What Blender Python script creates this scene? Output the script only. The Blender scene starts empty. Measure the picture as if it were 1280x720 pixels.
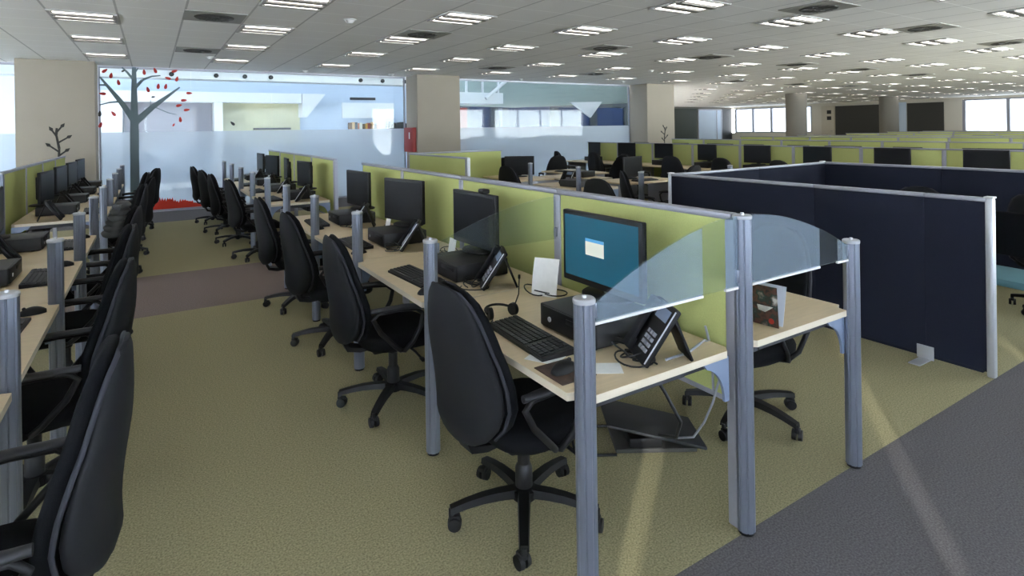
import bpy, bmesh, math, random
from mathutils import Matrix, Vector, Euler

PI = math.pi
scene = bpy.context.scene
COL = scene.collection
random.seed(7)

# ------------------------------------------------------------------ helpers
def srgb(r, g, b):
    def f(c):
        c /= 255.0
        return c / 12.92 if c <= 0.04045 else ((c + 0.055) / 1.055) ** 2.4
    return (f(r), f(g), f(b), 1.0)

MATS = {}
def mat(name, rgb, rough=0.6, metal=0.0, noise=None, bump=None, spec=0.5, coat=0.0):
    m = bpy.data.materials.new(name); m.use_nodes = True
    nt = m.node_tree; b = nt.nodes['Principled BSDF']
    c = srgb(*rgb)
    b.inputs['Base Color'].default_value = c
    b.inputs['Roughness'].default_value = rough
    b.inputs['Metallic'].default_value = metal
    b.inputs['Specular IOR Level'].default_value = spec
    b.inputs['Coat Weight'].default_value = coat
    if noise or bump:
        tc = nt.nodes.new('ShaderNodeTexCoord')
    if noise:
        sc, amt = noise[0], noise[1]
        n = nt.nodes.new('ShaderNodeTexNoise'); n.inputs['Scale'].default_value = sc
        n.inputs['Detail'].default_value = 3
        mp = nt.nodes.new('ShaderNodeMapping')
        if len(noise) > 2: mp.inputs['Scale'].default_value = noise[2]
        nt.links.new(tc.outputs['Object'], mp.inputs['Vector'])
        nt.links.new(mp.outputs[0], n.inputs['Vector'])
        r = nt.nodes.new('ShaderNodeMapRange')
        r.inputs['From Min'].default_value = 0.3; r.inputs['From Max'].default_value = 0.7
        r.inputs['To Min'].default_value = 1 - amt; r.inputs['To Max'].default_value = 1 + amt
        nt.links.new(n.outputs['Fac'], r.inputs['Value'])
        mx = nt.nodes.new('ShaderNodeVectorMath'); mx.operation = 'SCALE'
        mx.inputs[0].default_value = c[:3]
        nt.links.new(r.outputs[0], mx.inputs['Scale'])
        nt.links.new(mx.outputs[0], b.inputs['Base Color'])
    if bump:
        n = nt.nodes.new('ShaderNodeTexNoise'); n.inputs['Scale'].default_value = bump[0]
        n.inputs['Detail'].default_value = 2
        nt.links.new(tc.outputs['Object'], n.inputs['Vector'])
        bp = nt.nodes.new('ShaderNodeBump'); bp.inputs['Strength'].default_value = bump[1]
        bp.inputs['Distance'].default_value = 0.01
        nt.links.new(n.outputs['Fac'], bp.inputs['Height'])
        nt.links.new(bp.outputs[0], b.inputs['Normal'])
    MATS[name] = m
    return m

def emis(name, rgb, strength):
    m = bpy.data.materials.new(name); m.use_nodes = True
    b = m.node_tree.nodes['Principled BSDF']
    b.inputs['Base Color'].default_value = srgb(*rgb)
    b.inputs['Emission Color'].default_value = srgb(*rgb)
    b.inputs['Emission Strength'].default_value = strength
    MATS[name] = m
    return m

def seethru(name, clear, tint=(1, 1, 1), body=None, bodyfac=0.0, gloss=0.06):
    """thin pane: transparent + milky body + a little reflection"""
    m = bpy.data.materials.new(name); m.use_nodes = True
    nt = m.node_tree; nt.nodes.clear()
    out = nt.nodes.new('ShaderNodeOutputMaterial')
    t = nt.nodes.new('ShaderNodeBsdfTransparent'); t.inputs['Color'].default_value = (*tint, 1)
    last = t.outputs[0]
    if body:
        d = nt.nodes.new('ShaderNodeBsdfDiffuse'); d.inputs['Color'].default_value = srgb(*body)
        tl = nt.nodes.new('ShaderNodeBsdfTranslucent'); tl.inputs['Color'].default_value = srgb(*body)
        mb = nt.nodes.new('ShaderNodeMixShader'); mb.inputs[0].default_value = 0.5
        nt.links.new(d.outputs[0], mb.inputs[1]); nt.links.new(tl.outputs[0], mb.inputs[2])
        mm = nt.nodes.new('ShaderNodeMixShader'); mm.inputs[0].default_value = bodyfac
        nt.links.new(last, mm.inputs[1]); nt.links.new(mb.outputs[0], mm.inputs[2])
        last = mm.outputs[0]
    if gloss > 0:
        g = nt.nodes.new('ShaderNodeBsdfGlossy'); g.inputs['Roughness'].default_value = 0.03
        lw = nt.nodes.new('ShaderNodeLayerWeight'); lw.inputs['Blend'].default_value = 0.5
        pw = nt.nodes.new('ShaderNodeMath'); pw.operation = 'POWER'; pw.inputs[1].default_value = 5.0
        nt.links.new(lw.outputs['Facing'], pw.inputs[0])
        ml = nt.nodes.new('ShaderNodeMath'); ml.operation = 'MULTIPLY_ADD'; ml.inputs[1].default_value = 0.6; ml.inputs[2].default_value = gloss * 0.5
        ml.use_clamp = True
        nt.links.new(pw.outputs[0], ml.inputs[0])
        mg = nt.nodes.new('ShaderNodeMixShader')
        nt.links.new(ml.outputs[0], mg.inputs[0])
        nt.links.new(last, mg.inputs[1]); nt.links.new(g.outputs[0], mg.inputs[2])
        last = mg.outputs[0]
    nt.links.new(last, out.inputs[0])
    MATS[name] = m
    return m

class G:
    """collects shapes in one bmesh, then links them as ONE mesh object"""
    def __init__(s): s.bm = bmesh.new(); s.mi = 0
    def _fin(s, verts, M=None):
        if M is not None: bmesh.ops.transform(s.bm, matrix=M, verts=verts)
        for v in verts:
            for f in v.link_faces: f.material_index = s.mi
        return s
    def box(s, c, d, bev=0.0, M=None, seg=2):
        t = bmesh.new()
        bmesh.ops.create_cube(t, size=1.0, matrix=Matrix.Translation(c) @ Matrix.Diagonal((*d, 1)))
        if bev > 0:
            bmesh.ops.bevel(t, geom=t.edges[:], offset=min(bev, min(d) * .45), segments=seg, affect='EDGES', profile=0.5)
        t.verts.index_update()
        vs = [s.bm.verts.new(v.co) for v in t.verts]
        for f in t.faces: s.bm.faces.new([vs[v.index] for v in f.verts])
        t.free()
        return s._fin(vs, M)
    def ring_loft(s, rings, cap=True, M=None, closed=True):
        vv = [[s.bm.verts.new(p) for p in r] for r in rings]
        n = len(rings[0])
        for a, b in zip(vv, vv[1:]):
            for i in range(n if closed else n - 1):
                j = (i + 1) % n
                try: s.bm.faces.new((a[i], a[j], b[j], b[i]))
                except ValueError: pass
        if cap and closed:
            try:
                s.bm.faces.new(list(reversed(vv[0]))); s.bm.faces.new(vv[-1])
            except ValueError: pass
        return s._fin([v for r in vv for v in r], M)
    def cyl(s, p0, p1, r0, r1=None, n=16, M=None):
        r1 = r0 if r1 is None else r1
        return s.tube([p0, p1], [r0, r1], n, M)
    def tube(s, pts, r, n=8, M=None, flat=1.0):
        pts = [Vector(p) for p in pts]
        if not isinstance(r, (list, tuple)): r = [r] * len(pts)
        rings = []; prevx = None
        for i, p in enumerate(pts):
            if i == 0: t = pts[1] - p
            elif i == len(pts) - 1: t = p - pts[i - 1]
            else: t = pts[i + 1] - pts[i - 1]
            t.normalize()
            if prevx is None:
                a = Vector((0, 0, 1)) if abs(t.z) < 0.9 else Vector((0, 1, 0))
                x = t.cross(a).normalized()
            else:
                x = (prevx - t * prevx.dot(t)).normalized()
            prevx = x; y = t.cross(x).normalized()
            rings.append([p + x * math.cos(k * 2 * PI / n) * r[i] + y * math.sin(k * 2 * PI / n) * r[i] * flat for k in range(n)])
        return s.ring_loft(rings, M=M)
    def prism(s, poly, axis, a, b, M=None):
        """extrude a 2D polygon along axis from a to b. axis 'x': poly=(y,z); 'y': (x,z); 'z': (x,y)"""
        def P(p, h):
            return {'x': (h, p[0], p[1]), 'y': (p[0], h, p[1]), 'z': (p[0], p[1], h)}[axis]
        r0 = [P(p, a) for p in poly]; r1 = [P(p, b) for p in poly]
        return s.ring_loft([r0, r1], M=M)
    def quad(s, pts, M=None):
        vs = [s.bm.verts.new(p) for p in pts]; s.bm.faces.new(vs)
        return s._fin(vs, M)
    def lathe(s, prof, n=20, M=None, c=(0, 0)):
        rings = [[(c[0] + r * math.cos(2 * PI * k / n), c[1] + r * math.sin(2 * PI * k / n), z) for k in range(n)] for r, z in prof]
        return s.ring_loft(rings, M=M)
    def mesh(s, name, mats, ang=38):
        bmesh.ops.recalc_face_normals(s.bm, faces=s.bm.faces[:])
        me = bpy.data.meshes.new(name); s.bm.to_mesh(me); s.bm.free()
        for m in (mats if isinstance(mats, (list, tuple)) else [mats]):
            me.materials.append(MATS[m] if isinstance(m, str) else m)
        if ang:
            for p in me.polygons: p.use_smooth = True
            me.set_sharp_from_angle(angle=math.radians(ang))
        return me
    def build(s, name, mats, parent=None, loc=None, ang=38):
        o = bpy.data.objects.new(name, s.mesh(name, mats, ang)); COL.objects.link(o)
        if parent: o.parent = parent
        if loc: o.location = loc
        return o

def tag(o, label, cat, group=None, kind=None):
    if label: o['label'] = label
    if cat: o['category'] = cat
    if group: o['group'] = group
    if kind: o['kind'] = kind
    return o
def thing(name, label, cat, loc=(0, 0, 0), rz=0.0, group=None):
    o = bpy.data.objects.new(name, None); COL.objects.link(o)
    o.empty_display_size = 0.1
    o.location = loc; o.rotation_euler = (0, 0, rz)
    return tag(o, label, cat, group)
def struct(o):
    o['kind'] = 'structure'; return o
KIDS = {}
def kids(o):
    return [c for c in bpy.data.objects if c.parent == o]
def dup(o, loc, rz, label, group=None, skip=()):
    """copy of a thing with its parts and their sub-parts"""
    if o.name not in KIDS:
        KIDS[o.name] = [(c, kids(c)) for c in kids(o)]
    r = o.copy(); COL.objects.link(r); r.location = loc; r.rotation_euler = (0, 0, rz); r['label'] = label
    if group: r['group'] = group
    for ch, gs in KIDS[o.name]:
        if ch.name.split('.')[0] in skip: continue
        c = ch.copy(); COL.objects.link(c); c.parent = r
        for g in gs:
            d = g.copy(); COL.objects.link(d); d.parent = c
    return r
ORD = ['first', 'second', 'third', 'fourth', 'fifth', 'sixth', 'seventh', 'eighth', 'ninth', 'tenth', 'eleventh', 'twelfth',
       'thirteenth', 'fourteenth', 'fifteenth', 'sixteenth']

# ------------------------------------------------------------------ materials
mat('carpet_green', (153, 146, 112), 0.95, noise=(130, 0.36), bump=(260, 0.1), spec=0.1)
mat('carpet_taupe', (126, 113, 106), 0.95, noise=(130, 0.34), bump=(260, 0.1), spec=0.1)
mat('carpet_grey', (100, 97, 98), 0.95, noise=(130, 0.34), bump=(260, 0.1), spec=0.1)
mat('fabric_green', (180, 186, 118), 0.9, noise=(220, 0.06), bump=(500, 0.15), spec=0.15)
mat('fabric_navy', (34, 37, 50), 0.9, noise=(220, 0.10), bump=(500, 0.15), spec=0.15)
mat('alu', (134, 140, 154), 0.3, 0.65)
mat('alu_light', (190, 192, 196), 0.4, 0.5)
mat('rail_grey', (158, 159, 168), 0.45, 0.4)
mat('bracket_grey', (122, 136, 160), 0.5, 0.2)
mat('desk_wood', (214, 194, 158), 0.45, noise=(6, 0.05, (1, 9, 9)))
mat('desk_edge', (206, 195, 174), 0.5)
mat('dark_metal', (58, 60, 64), 0.5, 0.3)
mat('black_fabric', (17, 18, 21), 0.92, noise=(260, 0.2), bump=(500, 0.2), spec=0.15)
mat('black_shell', (23, 24, 27), 0.75, noise=(60, 0.06), spec=0.3)
mat('black_plastic', (15, 15, 17), 0.5, spec=0.35)
mat('arm_plastic', (36, 37, 40), 0.5)
mat('piping', (38, 40, 47), 0.8)
mat('black_gloss', (13, 14, 17), 0.4, spec=0.25)
mat('dark_grey_plastic', (38, 39, 41), 0.5)
mat('paper', (236, 236, 232), 0.8, noise=(40, 0.03))
mat('white_plastic', (222, 222, 220), 0.4)
mat('white_paint', (232, 234, 236), 0.6)
mat('wall_beige', (196, 188, 172), 0.85, noise=(3, 0.02))
mat('pillar_beige', (158, 150, 137), 0.85, noise=(2, 0.02))
mat('wall_pale', (206, 200, 188), 0.85)
mat('wall_grey', (122, 118, 110), 0.85)
mat('dark_green_panel', (52, 58, 46), 0.6)
mat('board_dark', (60, 59, 56), 0.7)
mat('black_panel', (22, 24, 26), 0.5)
mat('red', (176, 44, 34), 0.6)
mat('red_box', (150, 52, 50), 0.5)
mat('red_grass', (205, 50, 24), 0.7)
mat('trunk_grey', (96, 112, 116), 0.7)
mat('twig_dark', (48, 48, 46), 0.7)
mat('teal', (92, 132, 138), 0.8, bump=(200, 0.3))
mat('pale_blue_panel', (196, 210, 228), 0.7)
mat('grey_panel', (150, 150, 160), 0.7)
mat('beige_panel', (216, 212, 176), 0.8, noise=(1.2, 0.08))
mat('atrium_floor', (200, 202, 206), 0.5)
mat('facade_dark', (70, 84, 96), 0.5)
mat('pale_green', (158, 172, 166), 0.7)
mat('cushion_rib', (60, 60, 60), 0.85)
mat('fixture_grey', (176, 174, 170), 0.6)
mat('fixture_dark', (112, 110, 106), 0.6)
mat('vent_plate', (150, 148, 142), 0.7)
mat('vent_dark', (70, 68, 64), 0.7)
mat('cable_black', (24, 24, 26), 0.5)
mat('cable_grey', (150, 154, 160), 0.5)
mat('brown_pad', (74, 56, 46), 0.7, noise=(30, 0.4))
def collage():
    m = mat('brochure_dark', (58, 50, 48), 0.4); nt = m.node_tree; b = nt.nodes['Principled BSDF']
    tc = nt.nodes.new('ShaderNodeTexCoord'); n = nt.nodes.new('ShaderNodeTexNoise'); n.inputs['Scale'].default_value = 17; n.inputs['Detail'].default_value = 4
    r = nt.nodes.new('ShaderNodeValToRGB'); nt.links.new(tc.outputs['Object'], n.inputs['Vector']); nt.links.new(n.outputs['Fac'], r.inputs[0]); nt.links.new(r.outputs[0], b.inputs['Base Color'])
    e = r.color_ramp.elements; e[0].position = .36; e[0].color = srgb(30, 26, 30); e[1].position = .68; e[1].color = srgb(200, 196, 190)
    for p, c in ((.44, (84, 52, 44)), (.5, (40, 44, 40)), (.55, (34, 62, 60)), (.6, (120, 110, 104))):
        k = e.new(p); k.color = srgb(*c)
collage()
mat('brochure_edge', (190, 196, 205), 0.5)
mat('brochure_light', (180, 182, 178), 0.5, noise=(24, 0.35))
mat('teal_deep', (26, 74, 78), 0.4)
emis('tube_light', (255, 248, 238), 2.3)
emis('screen_teal', (8, 74, 92), 0.28)
emis('dialog', (190, 190, 176), 0.4)
emis('dialog_bar', (70, 130, 170), 0.55)
seethru('clear_glass', 0.9, (0.93, 0.96, 0.96), gloss=0.06)
seethru('tinted_glass', 0.9, (0.36, 0.38, 0.40), gloss=0.05)
seethru('screen_glass', 0.9, (0.92, 0.95, 0.94), body=(200, 215, 225), bodyfac=0.03, gloss=0.05)
seethru('frost_film', 0.5, (0.92, 0.96, 1.0), body=(190, 206, 222), bodyfac=0.24, gloss=0.05)
seethru('wall_frost', 0.4, (0.95, 0.98, 1.0), body=(226, 231, 236), bodyfac=0.55, gloss=0.04)
seethru('blue_glass', 0.9, (0.022, 0.03, 0.048), body=(120, 145, 185), bodyfac=0.2, gloss=0.05)
seethru('blind_cloth', 0.0, (0.0, 0.0, 0.0), body=(222, 226, 232), bodyfac=1.0, gloss=0)

# ceiling tiles: grooves + faint cross joints + speckle
def ceiling_mat():
    m = bpy.data.materials.new('ceiling_tiles'); m.use_nodes = True
    nt = m.node_tree; b = nt.nodes['Principled BSDF']; b.inputs['Roughness'].default_value = 0.9
    b.inputs['Specular IOR Level'].default_value = 0.2
    L = nt.links.new
    tc = nt.nodes.new('ShaderNodeTexCoord'); sp = nt.nodes.new('ShaderNodeSeparateXYZ')
    L(tc.outputs['Object'], sp.inputs[0])
    def math_(op, a, bv=None):
        n = nt.nodes.new('ShaderNodeMath'); n.operation = op
        if isinstance(a, (int, float)): n.inputs[0].default_value = a
        else: L(a, n.inputs[0])
        if bv is not None:
            if isinstance(bv, (int, float)): n.inputs[1].default_value = bv
            else: L(bv, n.inputs[1])
        return n.outputs[0]
    def line(axis, off, step, w):
        f = math_('FRACT', math_('DIVIDE', math_('SUBTRACT', sp.outputs[axis], off), step))
        return math_('LESS_THAN', f, w / step)
    lx = line(0, -0.945, 0.635, 0.022)
    ly = line(1, 0.305, 0.635, 0.016)
    n = nt.nodes.new('ShaderNodeTexNoise'); n.inputs['Scale'].default_value = 1.2
    L(tc.outputs['Object'], n.inputs['Vector'])
    mx = nt.nodes.new('ShaderNodeMix'); mx.data_type = 'RGBA'
    mx.inputs['A'].default_value = srgb(228, 226, 222); mx.inputs['B'].default_value = srgb(234, 232, 229)
    L(n.outputs['Fac'], mx.inputs['Factor'])
    m1 = nt.nodes.new('ShaderNodeMix'); m1.data_type = 'RGBA'; m1.inputs['B'].default_value = srgb(252, 251, 249)
    L(math_('MULTIPLY', ly, 0.95), m1.inputs['Factor']); L(mx.outputs['Result'], m1.inputs['A'])
    m2 = nt.nodes.new('ShaderNodeMix'); m2.data_type = 'RGBA'; m2.inputs['B'].default_value = srgb(140, 138, 136)
    L(math_('MULTIPLY', lx, 0.55), m2.inputs['Factor']); L(m1.outputs['Result'], m2.inputs['A'])
    L(m2.outputs['Result'], b.inputs['Base Color'])
    MATS['ceiling_tiles'] = m
ceiling_mat()

# ------------------------------------------------------------------ camera
cam = bpy.data.cameras.new('camera'); camo = bpy.data.objects.new('camera', cam); COL.objects.link(camo)
yaw, pit, rol = 0.5621035, -0.001868, -0.0147073
fw = Vector((math.sin(yaw) * math.cos(pit), math.cos(yaw) * math.cos(pit), math.sin(pit)))
rt = Vector((math.cos(yaw), -math.sin(yaw), 0)); up = rt.cross(fw)
r2 = rt * math.cos(rol) + up * math.sin(rol); u2 = up * math.cos(rol) - rt * math.sin(rol)
M = Matrix((r2, u2, -fw)).transposed().to_4x4(); M.translation = (0, 0, 1.6)
camo.matrix_world = M
cam.sensor_width = 36.0; cam.lens = 717.6 / 1280 * 36
cam.shift_y = -(360 - 161.45) / 1280; cam.shift_x = -0.7 / 1280
cam.clip_end = 300; cam.clip_start = 0.05
scene.camera = camo

# ------------------------------------------------------------------ the setting
CZ = 2.94
X0, X1, Y0, Y1 = -6.0, 38.0, -4.0, 28.5
YG = 13.75                                # glass wall to the atrium
XA = 14.45                                # the office goes on past the third pillar
g = G()
def fl(xa, xb, ya, yb, mi):
    g.mi = mi; g.quad([(xa, ya, 0), (xb, ya, 0), (xb, yb, 0), (xa, yb, 0)])
for ya, yb, mi in ((Y0, 1.43, 1), (1.43, 5.95, 0), (5.95, 7.62, 2), (7.62, 12.1, 0), (12.1, YG, 1)):
    fl(X0, X1, ya, yb, mi)
g.mi = 0; g.quad([(XA, YG, 0), (X1, YG, 0), (X1, Y1, 0), (31.1, Y1, 0)])
struct(g.build('floor', ['carpet_green', 'carpet_grey', 'carpet_taupe'], ang=0))
g = G(); g.mi = 0
g.box(((X0 + X1) / 2, (Y0 + YG) / 2, CZ + 0.1), (X1 - X0, YG - Y0, 0.2))
g.prism([(XA, YG), (X1, YG), (X1, Y1), (31.1, Y1)], 'z', CZ, CZ + .2)
struct(g.build('ceiling', 'ceiling_tiles', ang=0))

# walls
g = G()
g.box((X0 - 0.1, 5, 0.2), (0.2, 18, 0.4)); g.box((X0 - 0.1, 5, 2.87), (0.2, 18, 0.14))
for y in (-3.8, 0.6, 5.0, 9.4, 13.6): g.box((X0 - 0.1, y, 1.6), (0.2, 0.5, 2.5))
struct(g.build('wall_left', 'wall_beige', ang=0))
LB = [(-3.55, .35), (.85, 4.75), (5.25, 9.15), (9.65, 13.35)]  # closed blinds added out of view to spread soft daylight from this side
for k, (a, b) in enumerate(LB):
    g = G(); g.box((X0 + 0.02, (a + b) / 2, 1.6), (0.006, b - a + .1, 2.5))
    t = tag(g.build('roller_blind', 'blind_cloth', ang=0), 'wide pale roller blind on the side wall, %s from the corner' % ORD[k], 'blind', 'added side wall blinds')
    h = G(); h.cyl((X0 + .03, a, 2.86), (X0 + .03, b, 2.86), 0.03, n=10); h.build('roller', 'white_plastic', t)
# wall behind the camera: sill and lintel all along, piers; blinds on its first windows
g = G()
g.box(((X0 + X1) / 2, Y0 - 0.1, 0.09), (X1 - X0, 0.2, 0.18)); g.box(((X0 + X1) / 2, Y0 - 0.1, 2.86), (X1 - X0, 0.2, 0.16))
for x in (2.2, 10.2, 18.2, 26.2, 34.2): g.box((x, Y0 - 0.1, 1.48), (0.8, 0.2, 2.6))
g.box(((26.2 + X1) / 2, Y0 - .1, 1.48), (X1 - 26.2, .2, 2.62))  # solid stretch added out of view to cut daylight at the far end
struct(g.build('wall_back', 'wall_pale', ang=0))
g = G()
for xa, xb in ((2.6, 9.8), (10.6, 17.8), (18.6, 25.8)):
    n = max(2, round((xb - xa) / 1.8))
    for k in range(n + 1): g.box((xa + (xb - xa) * k / n, Y0 - 0.1, 1.48), (0.05, 0.08, 2.6))
struct(g.build('window_1', 'alu', ang=0))
gl = G(); gl.box((14.2, Y0 - 0.12, 1.48), (23.2, 0.012, 2.6))
o = gl.build('pane', 'clear_glass', bpy.data.objects['window_1'], ang=0)
# roller blinds with narrow gaps between them
edges = [-5.98, -5.68, -3.87, -2.06, -0.2, 1.8]
for k, (a, b) in enumerate(zip(edges, edges[1:])):
    g = G(); g.box(((a + b) / 2, Y0 + 0.04, 1.48), (b - a - 0.024, 0.006, 2.64))
    t = tag(g.build('roller_blind', 'blind_cloth', ang=0), 'pale roller blind lowered over the window, %s from the corner' % ORD[k], 'blind', 'roller blinds')
    h = G(); h.cyl((a + 0.02, Y0 + 0.05, 2.82), (b - 0.02, Y0 + 0.05, 2.82), 0.03, n=10); h.build('roller', 'white_plastic', t)

for k in range(4):  # gap-free blinds added out of view to halve the daylight from this bay
    a, b = 2.6 + 1.8 * k, 4.4 + 1.8 * k
    g = G(); g.box(((a + b) / 2, Y0 + 0.04, 1.48), (b - a + .002, 0.006, 2.64))
    t = tag(g.build('roller_blind', 'blind_cloth', ang=0), 'pale roller blind in the second window bay, %s from the pier' % ORD[k], 'blind', 'roller blinds')
    h = G(); h.cyl((a + 0.02, Y0 + 0.05, 2.82), (b - 0.02, Y0 + 0.05, 2.82), 0.03, n=10); h.build('roller', 'white_plastic', t)
# end wall (X1): windows, boards, doors
def endwall():
    g = G(); th = 0.2; x = X1 + 0.1
    g.box((x, (Y0 + Y1) / 2, 0.5), (th, Y1 - Y0, 1.0)); g.box((x, (Y0 + Y1) / 2, 2.88), (th, Y1 - Y0, 0.14))
    for a, b in ((27.5, 25), (24.9, 23.9)): pass
    spans = [(22.1, 13.62), (11.0 - 7.0, Y0)]
    g.box((x, (20.9 + 13.62) / 2, 1.9), (th, 20.9 - 13.62, 1.85))
    g.box((x, 21.5, 1.9), (th, 1.3, 1.85))
    g.box((x, (0 + Y0) / 2, 1.9), (th, 4, 1.85))
    struct(g.build('wall_right', 'wall_pale', ang=0))
    # far windows beside the round column and near the corner
    def win(nm, a, b, n):
        g = G()
        for k in range(n + 1): g.box((X1 + 0.1, a + (b - a) * k / n, 1.9), (0.14, 0.14, 1.8))
        g.box((X1 + 0.1, (a + b) / 2, 1.03), (0.16, abs(a - b), 0.08)); g.box((X1 + 0.1, (a + b) / 2, 2.78), (0.16, abs(a - b), 0.08))
        w = struct(g.build(nm, 'rail_grey', ang=0))
        p = G(); p.box((X1 + 0.14, (a + b) / 2, 1.9), (0.01, abs(a - b), 1.8)); p.build('pane', 'tinted_glass', w, ang=0)
    win('window_2', 22.2, 28.2, 4)
    win('window_3', 13.55, 0.0, 7)
endwall()
# far wall (Y1) behind the third pillar
g = G(); g.box(((30.9 + X1) / 2, Y1 + 0.1, CZ / 2), (X1 - 30.9, 0.2, CZ)); struct(g.build('wall_front', 'wall_grey', ang=0))
g = G(); g.prism([(XA, 13.9), (XA - .16, 13.9), (30.8, Y1 + .2), (31.1, Y1 + .1)], 'z', 0, 5.2); struct(g.build('wall_atrium_side', 'wall_pale', ang=0))
def flat_thing(nm, m, label, cat, box, bev=0.0, extra=None):
    g = G(); g.box(box[0], box[1], bev); return tag(g.build(nm, m, ang=0), label, cat)
flat_thing('wall_panel', 'dark_green_panel', 'dark green wall panel just past the third pillar', 'wall panel', ((32.1, Y1 - 0.03, 1.42), (3.6, 0.06, 2.82)))
t = thing('glazed_partition', 'pale blue glazed partition between dark green and black panels', 'partition', (35.4, Y1 - 0.04, 0))
g = G()
for x in (-1.3, 0.75, 1.3): g.box((x, 0, 1.4), (0.09, 0.07, 2.76))
for z in (0.05, 2.75): g.box((0, 0, z), (2.6, 0.07, 0.1))
g.build('frame', 'rail_grey', t, ang=0)
g = G(); g.box((0, 0, 1.4), (2.6, 0.03, 2.7)); g.build('pane', 'pale_blue_panel', t, ang=0)
flat_thing('wall_panel', 'black_panel', 'tall black panel beside the pale glazed partition', 'wall panel', ((37.3, Y1 - 0.03, 1.42), (1.1, 0.06, 2.82)))
flat_thing('dark_board', 'board_dark', 'wide dark grey board between the door and the second round column', 'board', ((X1 - 0.03, 18.9, 1.75), (0.05, 3.3, 1.95)))
flat_thing('dark_board', 'board_dark', 'dark grey board next to the bright windows on the end wall', 'board', ((X1 - 0.03, 15.4, 1.75), (0.05, 1.85, 1.95)))
flat_thing('wall_panel', 'pale_blue_panel', 'narrow pale blue panel right of the second round column', 'wall panel', ((X1 - 0.03, 16.65, 1.75), (0.05, 0.55, 2.1)))
dr = G(); dr.box((X1 - 0.03, 21.05, 1.4), (0.06, 0.85, 2.75)); door = struct(dr.build('door_1', 'wall_beige', ang=0))
h = G(); h.tube([(X1 - 0.06, 20.75, 1.1), (X1 - 0.11, 20.75, 1.1), (X1 - 0.11, 20.85, 1.1)], 0.012); h.build('door_handle', 'alu', door)
for k, z in enumerate((2.35, 1.95)):
    flat_thing('door_sign', 'black_panel', ('upper' if k == 0 else 'lower') + ' small dark sign on the far beige door', 'sign', ((X1 - 0.07, 20.95, z), (0.015, 0.28, 0.24)))

# pillars and round columns
def pillar(xa, xb, ya, yb):
    g = G(); g.box(((xa + xb) / 2, (ya + yb) / 2, CZ / 2), (xb - xa, yb - ya, CZ), 0.012); return struct(g.build('column', 'pillar_beige'))
pillar(-1.99, -0.86, 13.0, 13.72); pillar(5.47, 6.63, 13.0, 13.72); pillar(13.2, 14.43, 13.0, 13.9)
for x, y in ((24.0, 14.7), (32.2, 14.7)):
    g = G(); g.lathe([(0.43, 0), (0.43, CZ)], 28, c=(x, y)); struct(g.build('column', 'wall_grey'))
# glass wall: one window per bay, each with panes and a frosted lower film
def glass_bay(nm, xa, xb, n):
    g = G(); y = YG + 0.06
    g.box(((xa + xb) / 2, y, CZ - 0.02), (xb - xa, 0.06, 0.04)); g.box(((xa + xb) / 2, y, 0.02), (xb - xa, 0.06, 0.04))
    g.box((xa + 0.015, y, CZ / 2), (0.03, 0.05, CZ)); g.box((xb - 0.015, y, CZ / 2), (0.03, 0.05, CZ))
    w = struct(g.build(nm, 'rail_grey', ang=0))
    st = (xb - xa) / n
    for k in range(n):
        p = G(); p.box((xa + st * (k + .5), y, CZ / 2), (st - 0.008, 0.012, CZ - 0.08)); p.build('pane', 'clear_glass', w, ang=0)
    f = G(); f.box(((xa + xb) / 2, y - 0.012, 0.83), (xb - xa - 0.06, 0.004, 1.6)); f.build('frosted_film', 'wall_frost', w, ang=0)
glass_bay('window_4', -5.95, -1.99, 3); glass_bay('window_5', -0.86, 5.47, 4); glass_bay('window_6', 6.63, 13.2, 4)

# ------------------------------------------------------------------ decals on the glass and on the pillars
def poly_strip(pts, ws):
    L, R = [], []
    for i, (x, z) in enumerate(pts):
        a = pts[max(i - 1, 0)]; b = pts[min(i + 1, len(pts) - 1)]
        dx, dz = b[0] - a[0], b[1] - a[1]; l = math.hypot(dx, dz)
        nx, nz = -dz / l, dx / l
        L.append((x + nx * ws[i] / 2, z + nz * ws[i] / 2)); R.append((x - nx * ws[i] / 2, z - nz * ws[i] / 2))
    return L + R[::-1]
tree = thing('tree_decal', 'grey tree sticker with red leaves on the glass wall beside the wide pillar', 'wall sticker', (-0.28, YG + 0.02, 0.0))
g = G()
NB = [0]
def br(pts, ws):
    pts = [(x + 0.28, z) for x, z in pts]
    for i in range(len(pts) - 1):
        NB[0] += 1; g.prism(poly_strip(pts[i:i + 2], ws[i:i + 2]), 'y', -0.0035 - .00006 * NB[0], 0.003 + .00006 * NB[0])
br([(-0.29, 0.02), (-0.28, 1.6), (-0.275, 2.3), (-0.27, 2.93)], [0.16, 0.15, 0.11, 0.07])
br([(-0.275, 1.85), (-0.5, 2.24), (-0.68, 2.5), (-0.83, 2.72)], [0.12, 0.09, 0.06, 0.03])
br([(-0.27, 1.82), (0.05, 2.15), (0.3, 2.36), (0.52, 2.55)], [0.13, 0.10, 0.06, 0.03])
br([(-0.275, 2.5), (-0.13, 2.68), (0.03, 2.76), (0.18, 2.78)], [0.07, 0.05, 0.03, 0.02])
br([(-0.27, 2.66), (-0.38, 2.82), (-0.47, 2.92)], [0.05, 0.04, 0.03])
br([(-0.27, 2.8), (-0.2, 2.92)], [0.04, 0.02])
br([(-0.5, 2.24), (-0.68, 2.22), (-0.84, 2.17)], [0.04, 0.03, 0.02])
br([(-0.72, 2.56), (-0.84, 2.56)], [0.04, 0.03])
br([(0.0, 2.1), (0.0, 2.28)], [0.02, 0.01]); br([(0.06, 2.14), (0.3, 2.02), (0.46, 1.98)], [0.02, 0.015, 0.01])
g.build('trunk', 'trunk_grey', tree, ang=0)
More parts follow.
